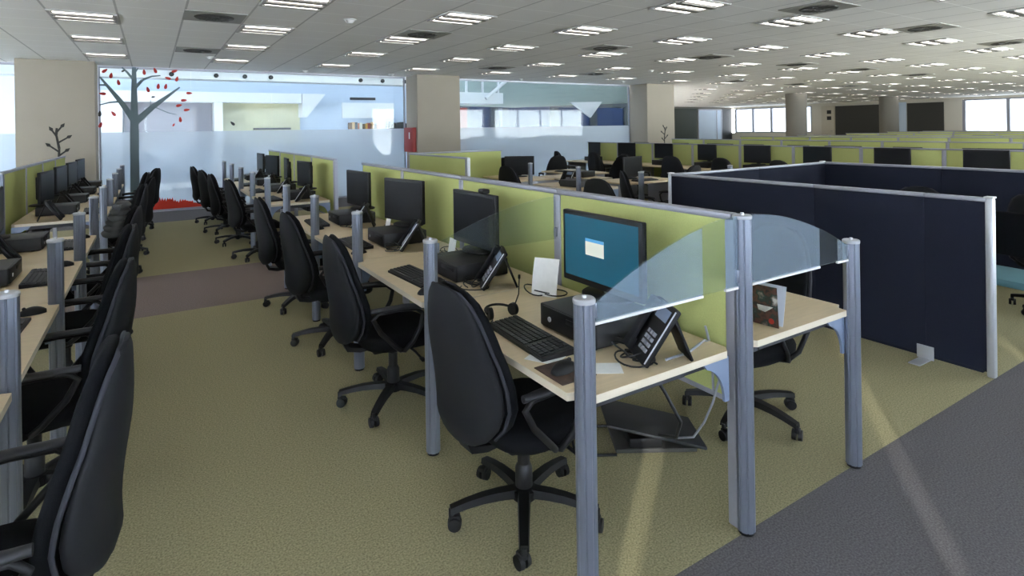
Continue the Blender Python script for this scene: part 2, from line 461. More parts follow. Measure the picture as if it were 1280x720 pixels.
LV = [(-0.75, 2.84, 40), (-0.65, 2.75, 80), (-0.53, 2.62, 100), (-0.1, 2.84, 95), (0.09, 2.88, 110), (0.43, 2.88, 20), (0.31, 2.73, 160), (0.47, 2.72, 75),
      (-0.79, 2.39, 175), (-0.04, 2.49, 105), (0.14, 2.56, 85), (0.27, 2.56, 80), (0.69, 2.43, 0), (0.59, 2.28, 5), (0.5, 2.17, 15), (0.64, 2.08, 10),
      (0.52, 1.88, 95), (0.4, 1.77, 60), (-0.62, 2.0, 125), (-0.83, 1.78, 70), (-0.84, 2.0, 85), (1.5, 1.79, 135), (-0.45, 2.85, 30), (0.05, 2.34, 10)]
for k, (x, z, a) in enumerate(LV):
    g = G(); L = 0.115 if k not in (17, 22, 23) else 0.07; a = math.radians(a)
    pts = []
    for i in range(12):
        t = 2 * PI * i / 12
        u = L / 2 * math.cos(t); v = L * 0.24 * math.sin(t) * (1 - 0.35 * math.cos(t))
        pts.append((x + 0.28 + u * math.cos(a) - v * math.sin(a), z + u * math.sin(a) + v * math.cos(a)))
    g.prism(pts, 'y', -0.0085, -0.0065)
    dark = k in (20, 21, 22, 23)
    lf = g.build('leaf', 'twig_dark' if dark else 'red', tree, ang=0)
    if dark: lf['label'] = 'dark leaf'
g = G(); pts = [(-0.1, 0.045)]; x = -0.1; random.seed(3)
while x < 0.95:
    h = (0.26 if x < 0.35 else 0.2) * (1 - max(0, (x - 0.55)) * 1.7)
    pts.append((x + 0.01, 0.045 + max(.02, h) * random.uniform(.7, 1))); pts.append((x + 0.03, 0.045 + max(.02, h) * random.uniform(.55, .75))); x += 0.045
pts.append((0.98, 0.045)); g.prism(pts, 'y', YG + 0.015, YG + 0.019)
tag(g.build('grass_decal', 'red_grass', ang=0), 'red grass sticker along the foot of the glass wall', 'wall sticker')
def branch_decal(x, y, z0, label, s=1.0, mir=1):
    g = G()
    def st(pts, w):
        for i in range(len(pts) - 1):
            g.prism(poly_strip([(x + mir * p[0] * s, z0 + p[1] * s) for p in pts[i:i + 2]], [w, w * .8]), 'y', y - 0.006, y - 0.001)
    st([(0, 0), (0.01, 0.25), (-0.03, 0.5), (-0.02, 0.62)], 0.04)
    for (bx, bz, ex, ez) in ((0.0, .12, .12, .22), (0.0, .2, -.14, .32), (0.0, .36, .15, .46), (-.03, .48, -.1, .6), (-.02, .55, .06, .66)):
        st([(bx, bz), (ex, ez)], 0.03)
        t = math.atan2(ez - bz, ex - bx)
        pts = [(x + mir * s * (ex + .06 * math.cos(t + q) * (1 if q in (0, PI) else .5)), z0 + s * (ez + .06 * math.sin(t + q) * (1 if q in (0, PI) else .5))) for q in (0, PI / 2, PI, -PI / 2)]
        g.prism(pts, 'y', y - 0.008, y - 0.005)
    return tag(g.build('branch_decal', 'twig_dark', ang=0), label, 'wall sticker')
branch_decal(-1.40, 13.0, 1.1, 'dark leafy branch sticker on the wide beige pillar at the tree')
branch_decal(13.95, 13.0, 1.0, 'thin dark branch sticker on the third beige pillar', 0.9, -1)
# fire hose cabinet on the side of the second pillar
t = thing('fire_hose_cabinet', 'red fire hose cabinet on the side of the second pillar', 'fire cabinet', (5.47, 13.36, 1.05))
g = G(); g.box((-0.05, 0, 0.3), (0.1, 0.56, 0.6), 0.01); g.build('body', 'red_box', t)
g = G(); g.box((-0.105, 0, 0.3), (0.012, 0.5, 0.54), 0.004); d = g.build('door', 'red_box', t)
g = G(); g.box((-0.113, -0.1, 0.4), (0.006, 0.06, 0.16)); g.build('sign_plate', 'white_plastic', d, ang=0)

# ------------------------------------------------------------------ the atrium beyond the glass
g = G(); g.prism([(-9, 13.75), (14.2, 13.75), (30.5, 28.3), (30.5, 30), (-9, 30)], 'z', -.1, 0); struct(g.build('floor_atrium', 'atrium_floor', ang=0))
g = G(); g.box((-9.1, 22, 2.6), (.2, 16.4, 5.2)); g.box((-7.9, 13.9, 4.2), (2.2, .2, 2.0)); struct(g.build('wall_atrium_added', 'pale_blue_panel', ang=0))  # unseen side wall, added to keep excess sky light out of the atrium
g = G(); g.box((10.4, 13.95, 4.2), (34, .2, 2.1)); struct(g.build('wall_atrium_office', 'white_paint', ang=0))
g = G(); g.box((1.0, 22.4, 2.6), (20, 0.2, 5.2)); struct(g.build('wall_atrium_back', 'pale_blue_panel', ang=0))
g = G(); g.box((17.5, 26.4, 4.0), (19, 0.2, 2.5)); g.box((17.5, 26.4, 0.8), (19, 0.2, 1.6))
for x in (8.6, 10.2, 11.5, 13.7, 15.5, 19.4, 22.3, 25): g.box((x, 26.4, 2.2), (0.5, 0.2, 1.3))
struct(g.build('wall_atrium_facade', 'facade_dark', ang=0))
g = G(); g.box((17.5, 26.45, 2.2), (19, 0.05, 1.3)); struct(g.build('window_7', 'blue_glass', ang=0))
g = G()
for k in range(9): g.box((9, 14.6 + 1.9 * k, 5.3), (38, 1.2, 0.2))  # roof slats added overhead to hold back sky light in the atrium
struct(g.build('ceiling_atrium_added', 'white_paint', ang=0))
g = G(); g.box((9, 22, 5.15), (38, 16.6, .01)); struct(g.build('added_sky_diffuser', 'blind_cloth', ang=0))  # unseen cloth sheet added under the slats to soften sun and sky light
# white bulkhead over the back wall opening, with wall panels
g = G()
g.box((1.0, 21.9, 2.78), (7.2, 0.8, 0.34)); g.prism([(4.62, 2.95), (5.45, 2.95), (4.78, 2.1), (4.62, 2.1)], 'y', 21.5, 22.29)
g.box((1.92, 21.9, 1.305), (0.26, 0.78, 2.6)); g.box((-1.2, 21.9, 1.305), (0.9, 0.78, 2.6))
struct(g.build('trim_1', 'white_paint', ang=0))
flat_thing('wall_panel', 'grey_panel', 'grey panel on the atrium back wall behind the tree sticker', 'wall panel', ((0.53, 22.2, 1.9), (2.5, 0.06, 1.5)))
flat_thing('wall_panel', 'beige_panel', 'beige panel on the atrium back wall right of the grey one', 'wall panel', ((3.36, 22.2, 1.9), (2.62, 0.06, 1.5)))
flat_thing('wall_ledge', 'dark_metal', 'dark narrow ledge along the beige atrium panel', 'ledge', ((3.7, 22.1, 1.7), (1.25, 0.1, 0.07)))
flat_thing('wall_slot', 'dark_metal', 'dark slot high on the pale atrium wall', 'vent', ((7.08, 22.27, 2.84), (1.0, 0.06, 0.1)))
flat_thing('whiteboard', 'white_paint', 'white board on the pale atrium wall above the books', 'whiteboard', ((7.3, 22.27, 2.38), (2.1, 0.05, 0.6)))
flat_thing('book_shelf', 'white_paint', 'white wall shelf carrying books in the atrium', 'shelf', ((7.6, 22.1, 1.6), (2.5, 0.34, 0.04)))
random.seed(5); bx = 6.45; bk = 0
bcol = [(120, 90, 60), (210, 170, 120), (60, 60, 60), (190, 120, 90), (220, 215, 200), (90, 70, 50), (200, 150, 70), (150, 70, 60)]
for i, c in enumerate(bcol): mat('book_cover_%d' % i, c, 0.6)
while bx < 8.75:
    w = random.uniform(.07, .12)
    if not 7.72 < bx < 7.92:
        hh = random.uniform(.22, .3)
        g = G(); g.box((bx + w / 2, 22.08, 1.62 + hh / 2), (w - .006, .22, hh), 0.006)
        o = g.build('book', 'book_cover_%d' % (bk % 8 if bx < 7.7 else 2), ang=30)
        tag(o, ('upright book on the atrium shelf, left run' if bx < 7.7 else 'dark upright book on the atrium shelf, right run'), 'book',
            'books of the left run' if bx < 7.7 else 'dark books of the right run')
        bk += 1
    bx += w
# white spotlight beam just behind the glass
g = G(); g.box((2.2, 15.0, 2.93), (7.6, 0.5, 0.24)); g.box((-4, 15.0, 2.93), (4.6, 0.5, 0.24)); struct(g.build('trim_2', 'white_paint', ang=0))
for k, x in enumerate((-1.95 - .75, 0.4, 1.28, 1.88, 2.45, 4.63, 5.22, 5.84)):
    t = thing('spotlight', 'small black spotlight on the white atrium beam, %s along it' % ORD[k], 'spotlight', (x, 14.74, 2.9), 0, 'beam spotlights')
    g = G(); g.cyl((0, 0, 0), (0, -0.04, -0.0), 0.05, n=14); g.build('housing', 'black_plastic', t)
    g = G(); g.cyl((0, -0.04, 0), (0, -0.05, 0), 0.03, n=12); g.build('lens', 'dark_grey_plastic', t)
# balcony, stair strut and roof truss in the second bay
t = thing('balcony', 'white balcony with rail behind the second glass bay', 'balcony', (10.6, 20.0, 0))
g = G(); g.box((0, 0, 2.78), (2.4, 1.2, 0.42)); g.build('deck', 'white_paint', t, ang=0)
g = G()
for x in (-1.1, -.4, .3, 1.0): g.box((x, -0.55, 3.45), (0.07, 0.07, 1.0))
g.box((0, -0.55, 3.95), (2.4, 0.08, 0.07)); g.build('railing', 'white_paint', t, ang=0)
g = G(); g.box((-.9, .3, 1.3), (0.3, 0.3, 2.6)); g.build('post', 'white_paint', t, ang=0)
g = G(); g.cyl((10.9, 19.2, 2.75), (12.4, 19.2, 3.9), 0.07, n=12); tag(g.build('diagonal_strut', 'white_paint'), 'white diagonal strut beside the atrium balcony', 'strut')
g = G(); g.prism([(11.6, 2.7), (15.4, 2.62), (25, 3.0), (25, 4.6), (11.6, 4.6)], 'y', 24.0, 24.3); struct(g.build('wall_atrium_bulkhead', 'pale_green', ang=0))
g = G(); g.prism([(18.5, 2.9), (20.6, 2.95), (19.8, 2.1)], 'y', 23.6, 23.75); tag(g.build('hanging_sign', 'white_paint', ang=0), 'white pointed sign hanging before the blue atrium windows', 'sign')
for k, (x, m, lab) in enumerate(((11.3, 'red_box', 'dark red banner beside the atrium balcony'), (13.4, 'facade_dark', 'dark narrow post beyond the atrium balcony'))):
    flat_thing('atrium_banner' if k == 0 else 'atrium_post', m, lab, 'banner' if k == 0 else 'post', ((x, 22.0, 1.25), (0.35, 0.3, 2.5)))
# table and chairs seen faintly through the frosted band
def low_table(x, y, label):
    t = thing('cafe_table', label, 'table', (x, y, 0))
    g = G(); g.box((0, 0, 0.74), (0.75, 0.75, 0.04), 0.01); g.build('top', 'white_plastic', t)
    for sx in (-1, 1):
        for sy in (-1, 1):
            g = G(); g.cyl((sx * .32, sy * .32, 0), (sx * .3, sy * .3, 0.72), 0.02, n=8); g.build('leg', 'white_plastic', t)
low_table(0.75, 15.6, 'white square table just behind the glass over the red grass')
low_table(3.2, 17.6, 'white square table deeper in the atrium')
def simple_chair(x, y, rz, label, m='white_plastic', legs='alu'):
    t = thing('cafe_chair', label, 'chair', (x, y, 0), rz)
    g = G(); g.box((0, 0, 0.45), (0.42, 0.42, 0.03), 0.012); g.build('seat', m, t)
    g = G(); g.box((-0.21, 0, 0.68), (0.03, 0.4, 0.32), 0.012); g.build('backrest', m, t)
    for sx in (-1, 1):
        for sy in (-1, 1):
            g = G(); g.cyl((sx * .2, sy * .19, 0), (sx * .18, sy * .17, 0.44 if sx > 0 else 0.8), 0.012, n=8); g.build('leg', legs, t)
    return t
simple_chair(1.6, 16.2, 2.4, 'grey cafe chair behind the glass, beside the white table', 'grey_panel')
simple_chair(0.0, 16.3, 0.6, 'grey cafe chair behind the tree sticker trunk', 'grey_panel')
simple_chair(2.2, 17.3, 0.3, 'dark cafe chair deeper in the atrium', 'dark_grey_plastic')

# ------------------------------------------------------------------ ceiling fittings
FX = [-0.62, 1.29, 3.2, 5.12, 7.08, 9.08, 11.1, 13.3, 15.4, 17.5, 19.6, 21.7, 23.8, 25.9, 28.0, 30.1, 32.2, 34.3, 36.4]
FY = [2.55, 4.38, 6.2, 8.1, 9.95, 11.95]
FY2 = [14.2, 16.1, 18.0, 20.0, 22.0]
fix0 = thing('ceiling_light', 'x', 'ceiling light', (0, 0, CZ), 0, 'recessed louvred ceiling lights')
g = G()
for sx in (-1, 1): g.box((sx * 0.3, 0, -0.008), (0.03, 0.63, 0.016))
for sy in (-1, 1): g.box((0, sy * 0.3, -0.008), (0.63, 0.03, 0.016))
g.build('frame', 'fixture_grey', fix0, ang=0)
g = G()
for y in (-0.105, 0.105): g.box((0, y, -0.014), (0.57, 0.085, 0.028))
g.box((0, 0, -0.003), (0.58, 0.58, 0.004))
g.build('louvre', 'fixture_dark', fix0, ang=0)
for y, w in ((-0.21, 0.085), (0, 0.11), (0.21, 0.085)):
    g = G(); g.box((0, y, -0.009), (0.53, w, 0.008)); g.build('lamp_strip', 'tube_light', fix0, ang=0)
first = True
for i, x in enumerate(FX):
    for j, y in enumerate(FY + (FY2 if x > XA else [])):
        lab = 'louvred ceiling light, %s line from the wide pillar, %s from the near end' % (('%s' % ORD[i]) if i < 16 else ['seventeenth', 'eighteenth', 'nineteenth'][i - 16], ORD[j])
        # only what the photo can see
        ang = math.degrees(math.atan2(x, y))
        if ang < -10 or ang > 76 or (y > YG and x < 15.1 + (y - YG) * 1.155): continue
        if first:
            fix0.location = (x, y, CZ); fix0['label'] = lab; first = False
        else: dup(fix0, (x, y, CZ), 0, lab)
# two square panels over the wide pillar side are part of line one; air vents
vent0 = thing('ceiling_vent', 'x', 'air vent', (0, 0, CZ), 0, 'swirl air vents')
g = G(); g.box((0, 0, -0.005), (0.62, 0.62, 0.01)); g.build('plate', 'vent_plate', vent0, ang=0)
g = G(); g.lathe([(0.05, -0.010), (0.05, -0.02), (0.2, -0.02), (0.21, -0.010)], 24)
for k in range(14):
    a = 2 * PI * k / 14
    g.box((0.13, 0.0, -0.022), (0.12, 0.014, 0.006), M=Matrix.Rotation(a, 4, 'Z') @ Matrix.Translation((0, 0.03, 0)))
g.build('swirl_blades', 'vent_dark', vent0)
VP = [(0.64, 7.45), (0.66, 10.6), (3.25, 7.5), (6.55, 3.72), (6.55, 7.4), (9.35, 3.78), (9.3, 7.45), (12.4, 3.8), (12.3, 7.5), (6.5, 10.9), (9.5, 11.1), (15.0, 7.5), (15.2, 11.2), (18.3, 7.6), (18.4, 11.2), (21.2, 11.0)]
for k, (x, y) in enumerate(VP):
    lab = 'square swirl ceiling vent, %s counted outward from the wide pillar' % ORD[k]
    if k == 0: vent0.location = (x, y, CZ); vent0['label'] = lab
    else: dup(vent0, (x, y, CZ), 0, lab)
det0 = thing('smoke_detector', 'x', 'smoke detector', (0, 0, CZ), 0, 'smoke detectors')
g = G(); g.lathe([(0.06, 0.0), (0.06, -0.012), (0.045, -0.03), (0.03, -0.045), (0.001, -0.048)], 18); g.build('dome', 'white_plastic', det0)
g = G(); g.lathe([(0.075, 0.0), (0.075, -0.008), (0.06, -0.012)], 18); g.build('base_ring', 'white_plastic', det0)
DP = [(2.05, 6.9), (0.9, 11.4), (2.9, 13.2), (4.9, 13.2), (8.6, 13.2), (11.9, 12.7), (10.2, 9.9), (14.6, 10.6), (16.5, 13.0), (19.5, 12.5), (23.0, 10.5), (26, 12)]
for k, (x, y) in enumerate(DP):
    lab = 'small white round detector on the ceiling, %s counted from the wide pillar' % ORD[k]
    if k == 0: det0.location = (x, y, CZ); det0['label'] = lab
    else: dup(det0, (x, y, CZ), 0, lab)

# ------------------------------------------------------------------ task chair (faces +x)
def lerp_tab(tab, v):
    for (a, x), (b, y) in zip(tab, tab[1:]):
        if v <= b: return x + (y - x) * (v - a) / (b - a)
    return tab[-1][1]
WT = [(0, .10), (.02, .22), (.06, .31), (.14, .39), (.26, .45), (.4, .465), (.55, .45), (.7, .41), (.82, .36), (.91, .30), (.97, .21), (1, .09)]
TT = [(0, .25), (.04, .6), (.12, 1), (.8, .9), (.93, .7), (1, .25)]
def back_ring(v, wk, tk, dx):
    z = 0.43 + 0.62 * v
    x = -0.235 - 0.10 * v + 0.03 * math.sin(PI * min(1, v * 1.5)) * (1 - v) + dx
    w = lerp_tab(WT, v) * wk; t = lerp_tab(TT, v) * tk
    ring = []
    for k in range(20):
        a = 2 * PI * k / 20
        ca, sa = math.cos(a), math.sin(a)
        y = w / 2 * math.copysign(abs(ca) ** 0.7, ca)
        xx = x + t / 2 * math.copysign(abs(sa) ** 0.8, sa) + 0.05 * (y / 0.23) ** 2
        ring.append((xx, y, z))
    return ring
VS = [0, .02, .06, .1, .14, .2, .26, .33, .4, .48, .55, .63, .7, .76, .82, .87, .91, .94, .97, 1]
def make_chair(name, label, cat):
    t = thing(name, label, cat)
    g = G(); g.ring_loft([back_ring(v, 1.0, 0.085, 0.0) for v in VS]); bk = g.build('backrest', 'black_fabric', t, ang=60)
    g = G(); g.ring_loft([back_ring(v, 0.985, 0.05 + .07 * (1 - v), -0.034 - .037 * (1 - v)) for v in VS]); g.build('back_shell', 'black_shell', bk, ang=60)
    g = G()
    pts = []
    for sgn in (1, -1):
        vs = VS[2:-1] if sgn > 0 else VS[-2:1:-1]
        for v in vs:
            r = back_ring(v, 1.0, 0.05, -0.032); p = r[0] if sgn > 0 else r[10]
            pts.append((p[0] , p[1], p[2]))
    g.tube(pts, 0.007, 6); g.build('piping', 'piping', bk, ang=60)
    # seat
    g = G(); rings = []
    for z, k in ((.385, .80), (.392, .93), (.41, .99), (.44, 1.0), (.462, .97), (.474, .88), (.478, .6)):
        ring = []
        for i in range(28):
            a = 2 * PI * i / 28; ca, sa = math.cos(a), math.sin(a)
            x = 0.02 + 0.235 * k * math.copysign(abs(ca) ** .62, ca); y = 0.245 * k * math.copysign(abs(sa) ** .62, sa)
            ring.append((x, y, z - 0.02 * max(0, (x - .12) / .12) ** 2))
        rings.append(ring)
    g.ring_loft(rings); g.build('seat', 'black_fabric', t, ang=60)
    g = G(); g.box((0.0, 0, 0.372), (0.3, 0.26, 0.035), 0.012); g.build('seat_mechanism', 'black_plastic', t)
    # back bracket
    g = G()
    g.ring_loft([[(x, y, z) for x, y, z in ((p[0] - p[3] * .0, -.04 * p[2], p[1] - .012), (p[0], .04 * p[2], p[1] - .012), (p[0] + .012, .04 * p[2], p[1] + .012), (p[0] + .012, -.04 * p[2], p[1] + .012))]
                 for p in ((-0.05, .375, 1, 0), (-0.2, .365, 1, 0), (-.275, .385, 1.1, 0), (-.30, .44, 1.2, 0), (-.298, .52, 1.1, 0), (-.30, .62, .9, 0))])
    g.build('back_bracket', 'black_plastic', t)
    for s in (1, -1):
        g = G(); y = 0.275 * s
        g.tube([(-.02, .2 * s, .385), (-.01, y - .02 * s, .40), (.03, y, .45), (.075, y, .53), (.09, y, .60), (.05, y, .635), (-.05, y, .645), (-.16, y, .64), (-.19, y, .61), (-.15, y, .53), (-.07, y, .44), (-.03, y - .03 * s, .40)], 0.0135, 8)
        ar = g.build('armrest', 'black_plastic', t, ang=60)
        g = G(); rr = []
        for k in range(9):
            u = k / 8; x = -.2 + .3 * u; w = .026 * (math.sin(PI * min(max(u, .04), .96)) ** .35); zc = .656 - .02 * max(0, u - .7) / .3
            rr.append([(x, y + w * math.cos(q * PI / 5), zc + .015 * math.sin(q * PI / 5)) for q in range(10)])
        g.ring_loft(rr); g.build('arm_pad', 'arm_plastic', ar, ang=60)
    g = G(); g.lathe([(.03, .085), (.036, .10), (.036, .2), (.03, .215), (.026, .22), (.026, .30), (.034, .31), (.034, .37)], 16); g.build('gas_column', 'black_plastic', t)
    g = G(); g.lathe([(.05, .075), (.055, .085), (.055, .115), (.04, .125)], 16)
    for k in range(5):
        a = 2 * PI * k / 5 + .3
        rr = []
        for u in (0, .25, .5, .75, 1):
            r = .04 + .27 * u; z = .105 - .0 * u + .012 * math.sin(PI * u) - .022 * u; w = .027 - .008 * u; h = .017 - .005 * u
            rr.append([(r, -w, z - h), (r, w, z - h), (r, w * .8, z + h), (r, -w * .8, z + h)])
        g.ring_loft(rr, M=Matrix.Rotation(a, 4, 'Z'))
    g.build('star_base', 'black_plastic', t)
    for k in range(5):
        a = 2 * PI * k / 5 + .3; b = a + 1.1 + k * .9
        c = Vector((.305 * math.cos(a), .305 * math.sin(a), 0)); d = Vector((math.cos(b), math.sin(b), 0)); n = Vector((-d.y, d.x, 0))
        g = G(); c2 = c + d * .012
        for s in (-1, 1): g.cyl(c2 + n * s * .006 + Vector((0, 0, .0285)), c2 + n * s * .024 + Vector((0, 0, .0285)), .0285, .026, 16)
        g.cyl(c + Vector((0, 0, .045)), c + Vector((0, 0, .085)), .012, n=10)
        g.box((0, 0, 0), (.045, .03, .022), .006, M=Matrix.Translation(c2 + Vector((0, 0, .05))) @ Matrix.Rotation(b, 4, 'Z'))
        g.build('caster', 'black_plastic', t)
    g = G(); g.tube([(.05, -.12, .37), (.07, -.2, .355), (.075, -.27, .345)], .007, 6); g.box((.078, -.29, .343), (.025, .05, .012), .004)
    g.build('lever', 'black_plastic', t)
    return t
chair0 = make_chair('task_chair', 'x', 'chair')
used = [False]
def place_chair(x, y, rz, label, group):
    if not used[0]:
        used[0] = True
        chair0.location = (x, y, 0); chair0.rotation_euler = (0, 0, rz); chair0['label'] = label; chair0['group'] = group
        KIDS.pop(chair0.name, None)
        return chair0
    return dup(chair0, (x, y, 0), rz, label, group)

# ------------------------------------------------------------------ desks, posts, screens
N_NEAR = [1.43, 2.62, 3.81, 4.99, 6.18]
N_FAR = [7.31, 8.5, 9.68, 10.87, 12.06]
POSTM = {}
def post_mesh(h):
    if h in POSTM: return POSTM[h]
    g = G(); n = 48; r = 0.0345
    def ring(z, k=1.0):
        return [((r - (0.0035 if i % 6 == 0 else 0)) * k * math.cos(2 * PI * i / n), (r - (0.0035 if i % 6 == 0 else 0)) * k * math.sin(2 * PI * i / n), z) for i in range(n)]
    g.ring_loft([ring(0.012), ring(h - 0.016)])
    a = g.mesh('shaft', 'alu', 25)
    g = G(); g.lathe([(.036, h - .016), (.037, h - .012), (.037, h - .004), (.033, h), (.008, h), (.007, h + .008), (.001, h + .008)], 24); b = g.mesh('cap', 'alu_light')
    g = G(); g.lathe([(.030, 0.0), (.030, .014)], 20); c = g.mesh('foot', 'black_plastic')
    POSTM[h] = (a, b, c); return POSTM[h]
def post(x, y, h, label, group):
    t = thing('desk_post', label, 'post', (x, y, 0), random.uniform(0, .1), group)
    for nm, me in zip(('shaft', 'cap', 'foot'), post_mesh(h)):
        o = bpy.data.objects.new(nm, me); COL.objects.link(o); o.parent = t
    return t
# a desk, local: front edge at x=0, depth +x, width along y centred on 0
DW = 1.18; DD = 0.755
def desk_proto():
    t = thing('office_desk', 'x', 'desk')
    w = DW / 2; n = 0.045; c = 0.03
    poly = [(n + .012, -w), (DD - c, -w), (DD, -w + c), (DD, w - c), (DD - c, w), (n + .012, w), (n, w - n - .006), (0, w - n - .02), (0, -w + n + .02), (n, -w + n + .006)]
    g = G()
    g.mi = 0; g.prism(poly, 'z', 0.703, 0.73)
    for f in g.bm.faces:
        f.material_index = 0 if abs(f.normal.z) > .5 else 1
    g.bm.normal_update()
    for f in g.bm.faces: f.material_index = 0 if abs(f.normal.z) > .5 else 1
    g.build('desktop', ['desk_wood', 'desk_edge'], t, ang=20)
    g = G(); g.box((0.08, 0, 0.69), (0.04, DW - .1, 0.026)); g.box((DD - .08, 0, 0.68), (0.04, DW - .1, 0.04))
    for s in (-1, 1): g.box((DD / 2, s * (w - .06), 0.682), (DD - .2, 0.035, 0.036))
    g.build('under_frame', 'dark_metal', t, ang=0)
    g = G(); g.box((DD - .17, 0, 0.60), (0.14, DW - .3, 0.012)); g.box((DD - .245, 0, 0.64), (0.01, DW - .3, 0.09)); g.build('cable_tray', 'dark_grey_plastic', t, ang=0)
    for s in (-1, 1):
        # curved gussets from the under side of the top to the posts: front and rear
        for fx, sg in ((0.04, 1), (DD - 0.0, -1)):
            pts = [(fx, .70), (fx + sg * .15, .70)]
            for k in range(1, 9):
                a = PI / 2 * k / 8
                pts.append((fx + sg * (.15 - .125 * math.sin(a)), .70 - .025 - .15 * (1 - math.cos(a))))
            pts.append((fx, .525))
            g = G(); g.prism(pts, 'y', s * (w - .022) - .006, s * (w - .022) + .006); g.build('bracket', 'bracket_grey', t, ang=30)
    return t
def panel_desk_proto():
    t = thing('office_desk', 'x', 'desk')
    g = G(); g.box((DD / 2, 0, .7165), (DD, DW - .006, .027), .004); g.build('desktop', 'desk_wood', t)
    for s in (-1, 1):
        g = G(); g.box((DD / 2, s * (DW / 2 - .05), .352), (DD - .16, .03, .703), .004); g.build('leg', 'rail_grey', t)
    return t
desk0 = desk_proto(); desk_used = [False]
desk1 = panel_desk_proto(); desk1_used = [False]
def place_panel_desk(x, y, rz, label, group):
    if not desk1_used[0]:
        desk1_used[0] = True; desk1.location = (x, y, 0); desk1.rotation_euler = (0, 0, rz); desk1['label'] = label; desk1['group'] = group
        KIDS.pop(desk1.name, None); return desk1
    return dup(desk1, (x, y, 0), rz, label, group)
def place_desk(x, y, rz, label, group, skip=()):
    if not desk_used[0]:
        desk_used[0] = True; desk0.location = (x, y, 0); desk0.rotation_euler = (0, 0, rz); desk0['label'] = label; desk0['group'] = group
        return desk0
    return dup(desk0, (x, y, 0), rz, label, group, skip)
SCR = {}
def screen(x, ya, yb, h, label, group, fab='fabric_green', zb=0.46, along='y', endpost=True):
    """fabric screen with rail along y (or along x when along='x': then x is y, ya/yb are x)"""
    L = yb - ya; key = (round(L, 3), h, fab, zb)
    if key not in SCR:
        g = G(); g.box((0, 0, (zb + h - .02) / 2), (0.034, L - (.05 if 'green' in fab else 0), h - .02 - zb), 0.006 if 'green' in fab else .003); a = g.mesh('panel', fab)
        g = G(); g.box((0, 0, h - .012), (0.05, L, .026), .006); b = g.mesh('top_rail', 'rail_grey')
        g = G(); g.box((0, -L / 2 + .0, h / 2 - .01), (0.05, 0.062, h - .03), .008); c = g.mesh('joint_strip', 'rail_grey')
        g = G(); g.box((0, 0, zb), (0.04, L - .05, .02)); d = g.mesh('bottom_rail', 'rail_grey' if 'green' in fab else 'fabric_navy', 0)
        SCR[key] = (a, b, c, d)
    if along == 'y': loc, rz = (x, (ya + yb) / 2, 0), 0
    else: loc, rz = ((ya + yb) / 2, x, 0), -PI / 2
    t = thing('desk_screen', label, 'screen', loc, rz, group)
    for nm, me in zip(('panel', 'top_rail', 'joint_strip', 'bottom_rail'), SCR[key]):
        if nm == 'joint_strip' and not endpost: continue
        o = bpy.data.objects.new(nm, me); COL.objects.link(o); o.parent = t
    return t

# ------------------------------------------------------------------ desk equipment (all face -x: user sits at -x)
def mk_monitor(name, lit):
    t = thing(name, 'x', 'monitor')
    g = G(); g.box((0, 0, .20), (.03, .53, .335), .006); g.box((.028, 0, .20), (.035, .40, .24), .012); g.build('housing', 'black_plastic', t)
    g = G(); g.box((-.0155, 0, .205), (.002, .49, .285)); d = g.build('display', 'screen_teal' if lit else 'black_gloss', t, ang=0)
    if lit:
        d['label'] = 'lit teal display'
        g = G(); g.box((-.017, .03, .215), (.0016, .125, .075)); g.build('dialog_window', 'dialog', d, ang=0)
        g = G(); g.box((-.0175, .03, .246), (.0016, .125, .014)); g.build('dialog_title_bar', 'dialog_bar', d, ang=0)
    g = G(); g.box((.052, 0, .11), (.028, .07, .20), .008); g.build('neck', 'black_plastic', t)
    g = G(); g.ring_loft([[(.04 + .11 * k * math.cos(2 * PI * i / 28), .14 * k * math.sin(2 * PI * i / 28), z) for i in range(28)] for z, k in ((0.0, 1), (.008, 1), (.014, .93), (.018, .4))]); g.build('base', 'black_plastic', t)
    return t
def mk_pc():
    t = thing('desktop_computer', 'x', 'computer')
    g = G(); g.box((.17, 0, .0525), (.34, .37, .095), .006); g.build('case', 'dark_grey_plastic', t)
    g = G(); g.box((-.004, -.02, .053), (.012, .355, .088), .004); g.build('front_bezel', 'black_plastic', t)
    g = G(); g.box((-.0115, -.09, .072), (.004, .15, .02), .001); g.build('disc_drive', 'black_gloss', t)
    g = G(); g.cyl((-.009, .1, .05), (-.0135, .1, .05), .011, n=14); g.build('power_button', 'alu_light', t)
    for sx in (.05, .29):
        for sy in (-.15, .15):
            g = G(); g.cyl((sx, sy, 0), (sx, sy, .007), .014, n=10); g.build('foot', 'black_plastic', t)
    return t
def mk_keyboard():
    t = thing('keyboard', 'x', 'keyboard')
    g = G(); g.prism([(-.075, 0), (.075, 0), (.075, .024), (-.075, .012)], 'y', -.225, .225); g.build('body', 'black_plastic', t, ang=20)
    g = G(); 
    for r in range(6):
        x = .056 - r * .0225
        for c in range(21):
            y = .208 - c * .0198
            if c in (15,) or (c == 19 and r == 0): continue
            if r == 5 and 4 <= c <= 9:
                if c != 4: continue
                g.box((x, .208 - 6.5 * .0198, .0215 + x * .08), (.018, .115, .008)); continue
            g.box((x, y, .0215 + x * .08), (.018, .0165, .008))
    g.box((0, 0, 0), (.138, .415, .003), M=Matrix.Translation((0, 0, .0188)) @ Matrix.Rotation(-.08, 4, 'Y'))
    g.build('keys', 'dark_grey_plastic', t, ang=0)
    return t
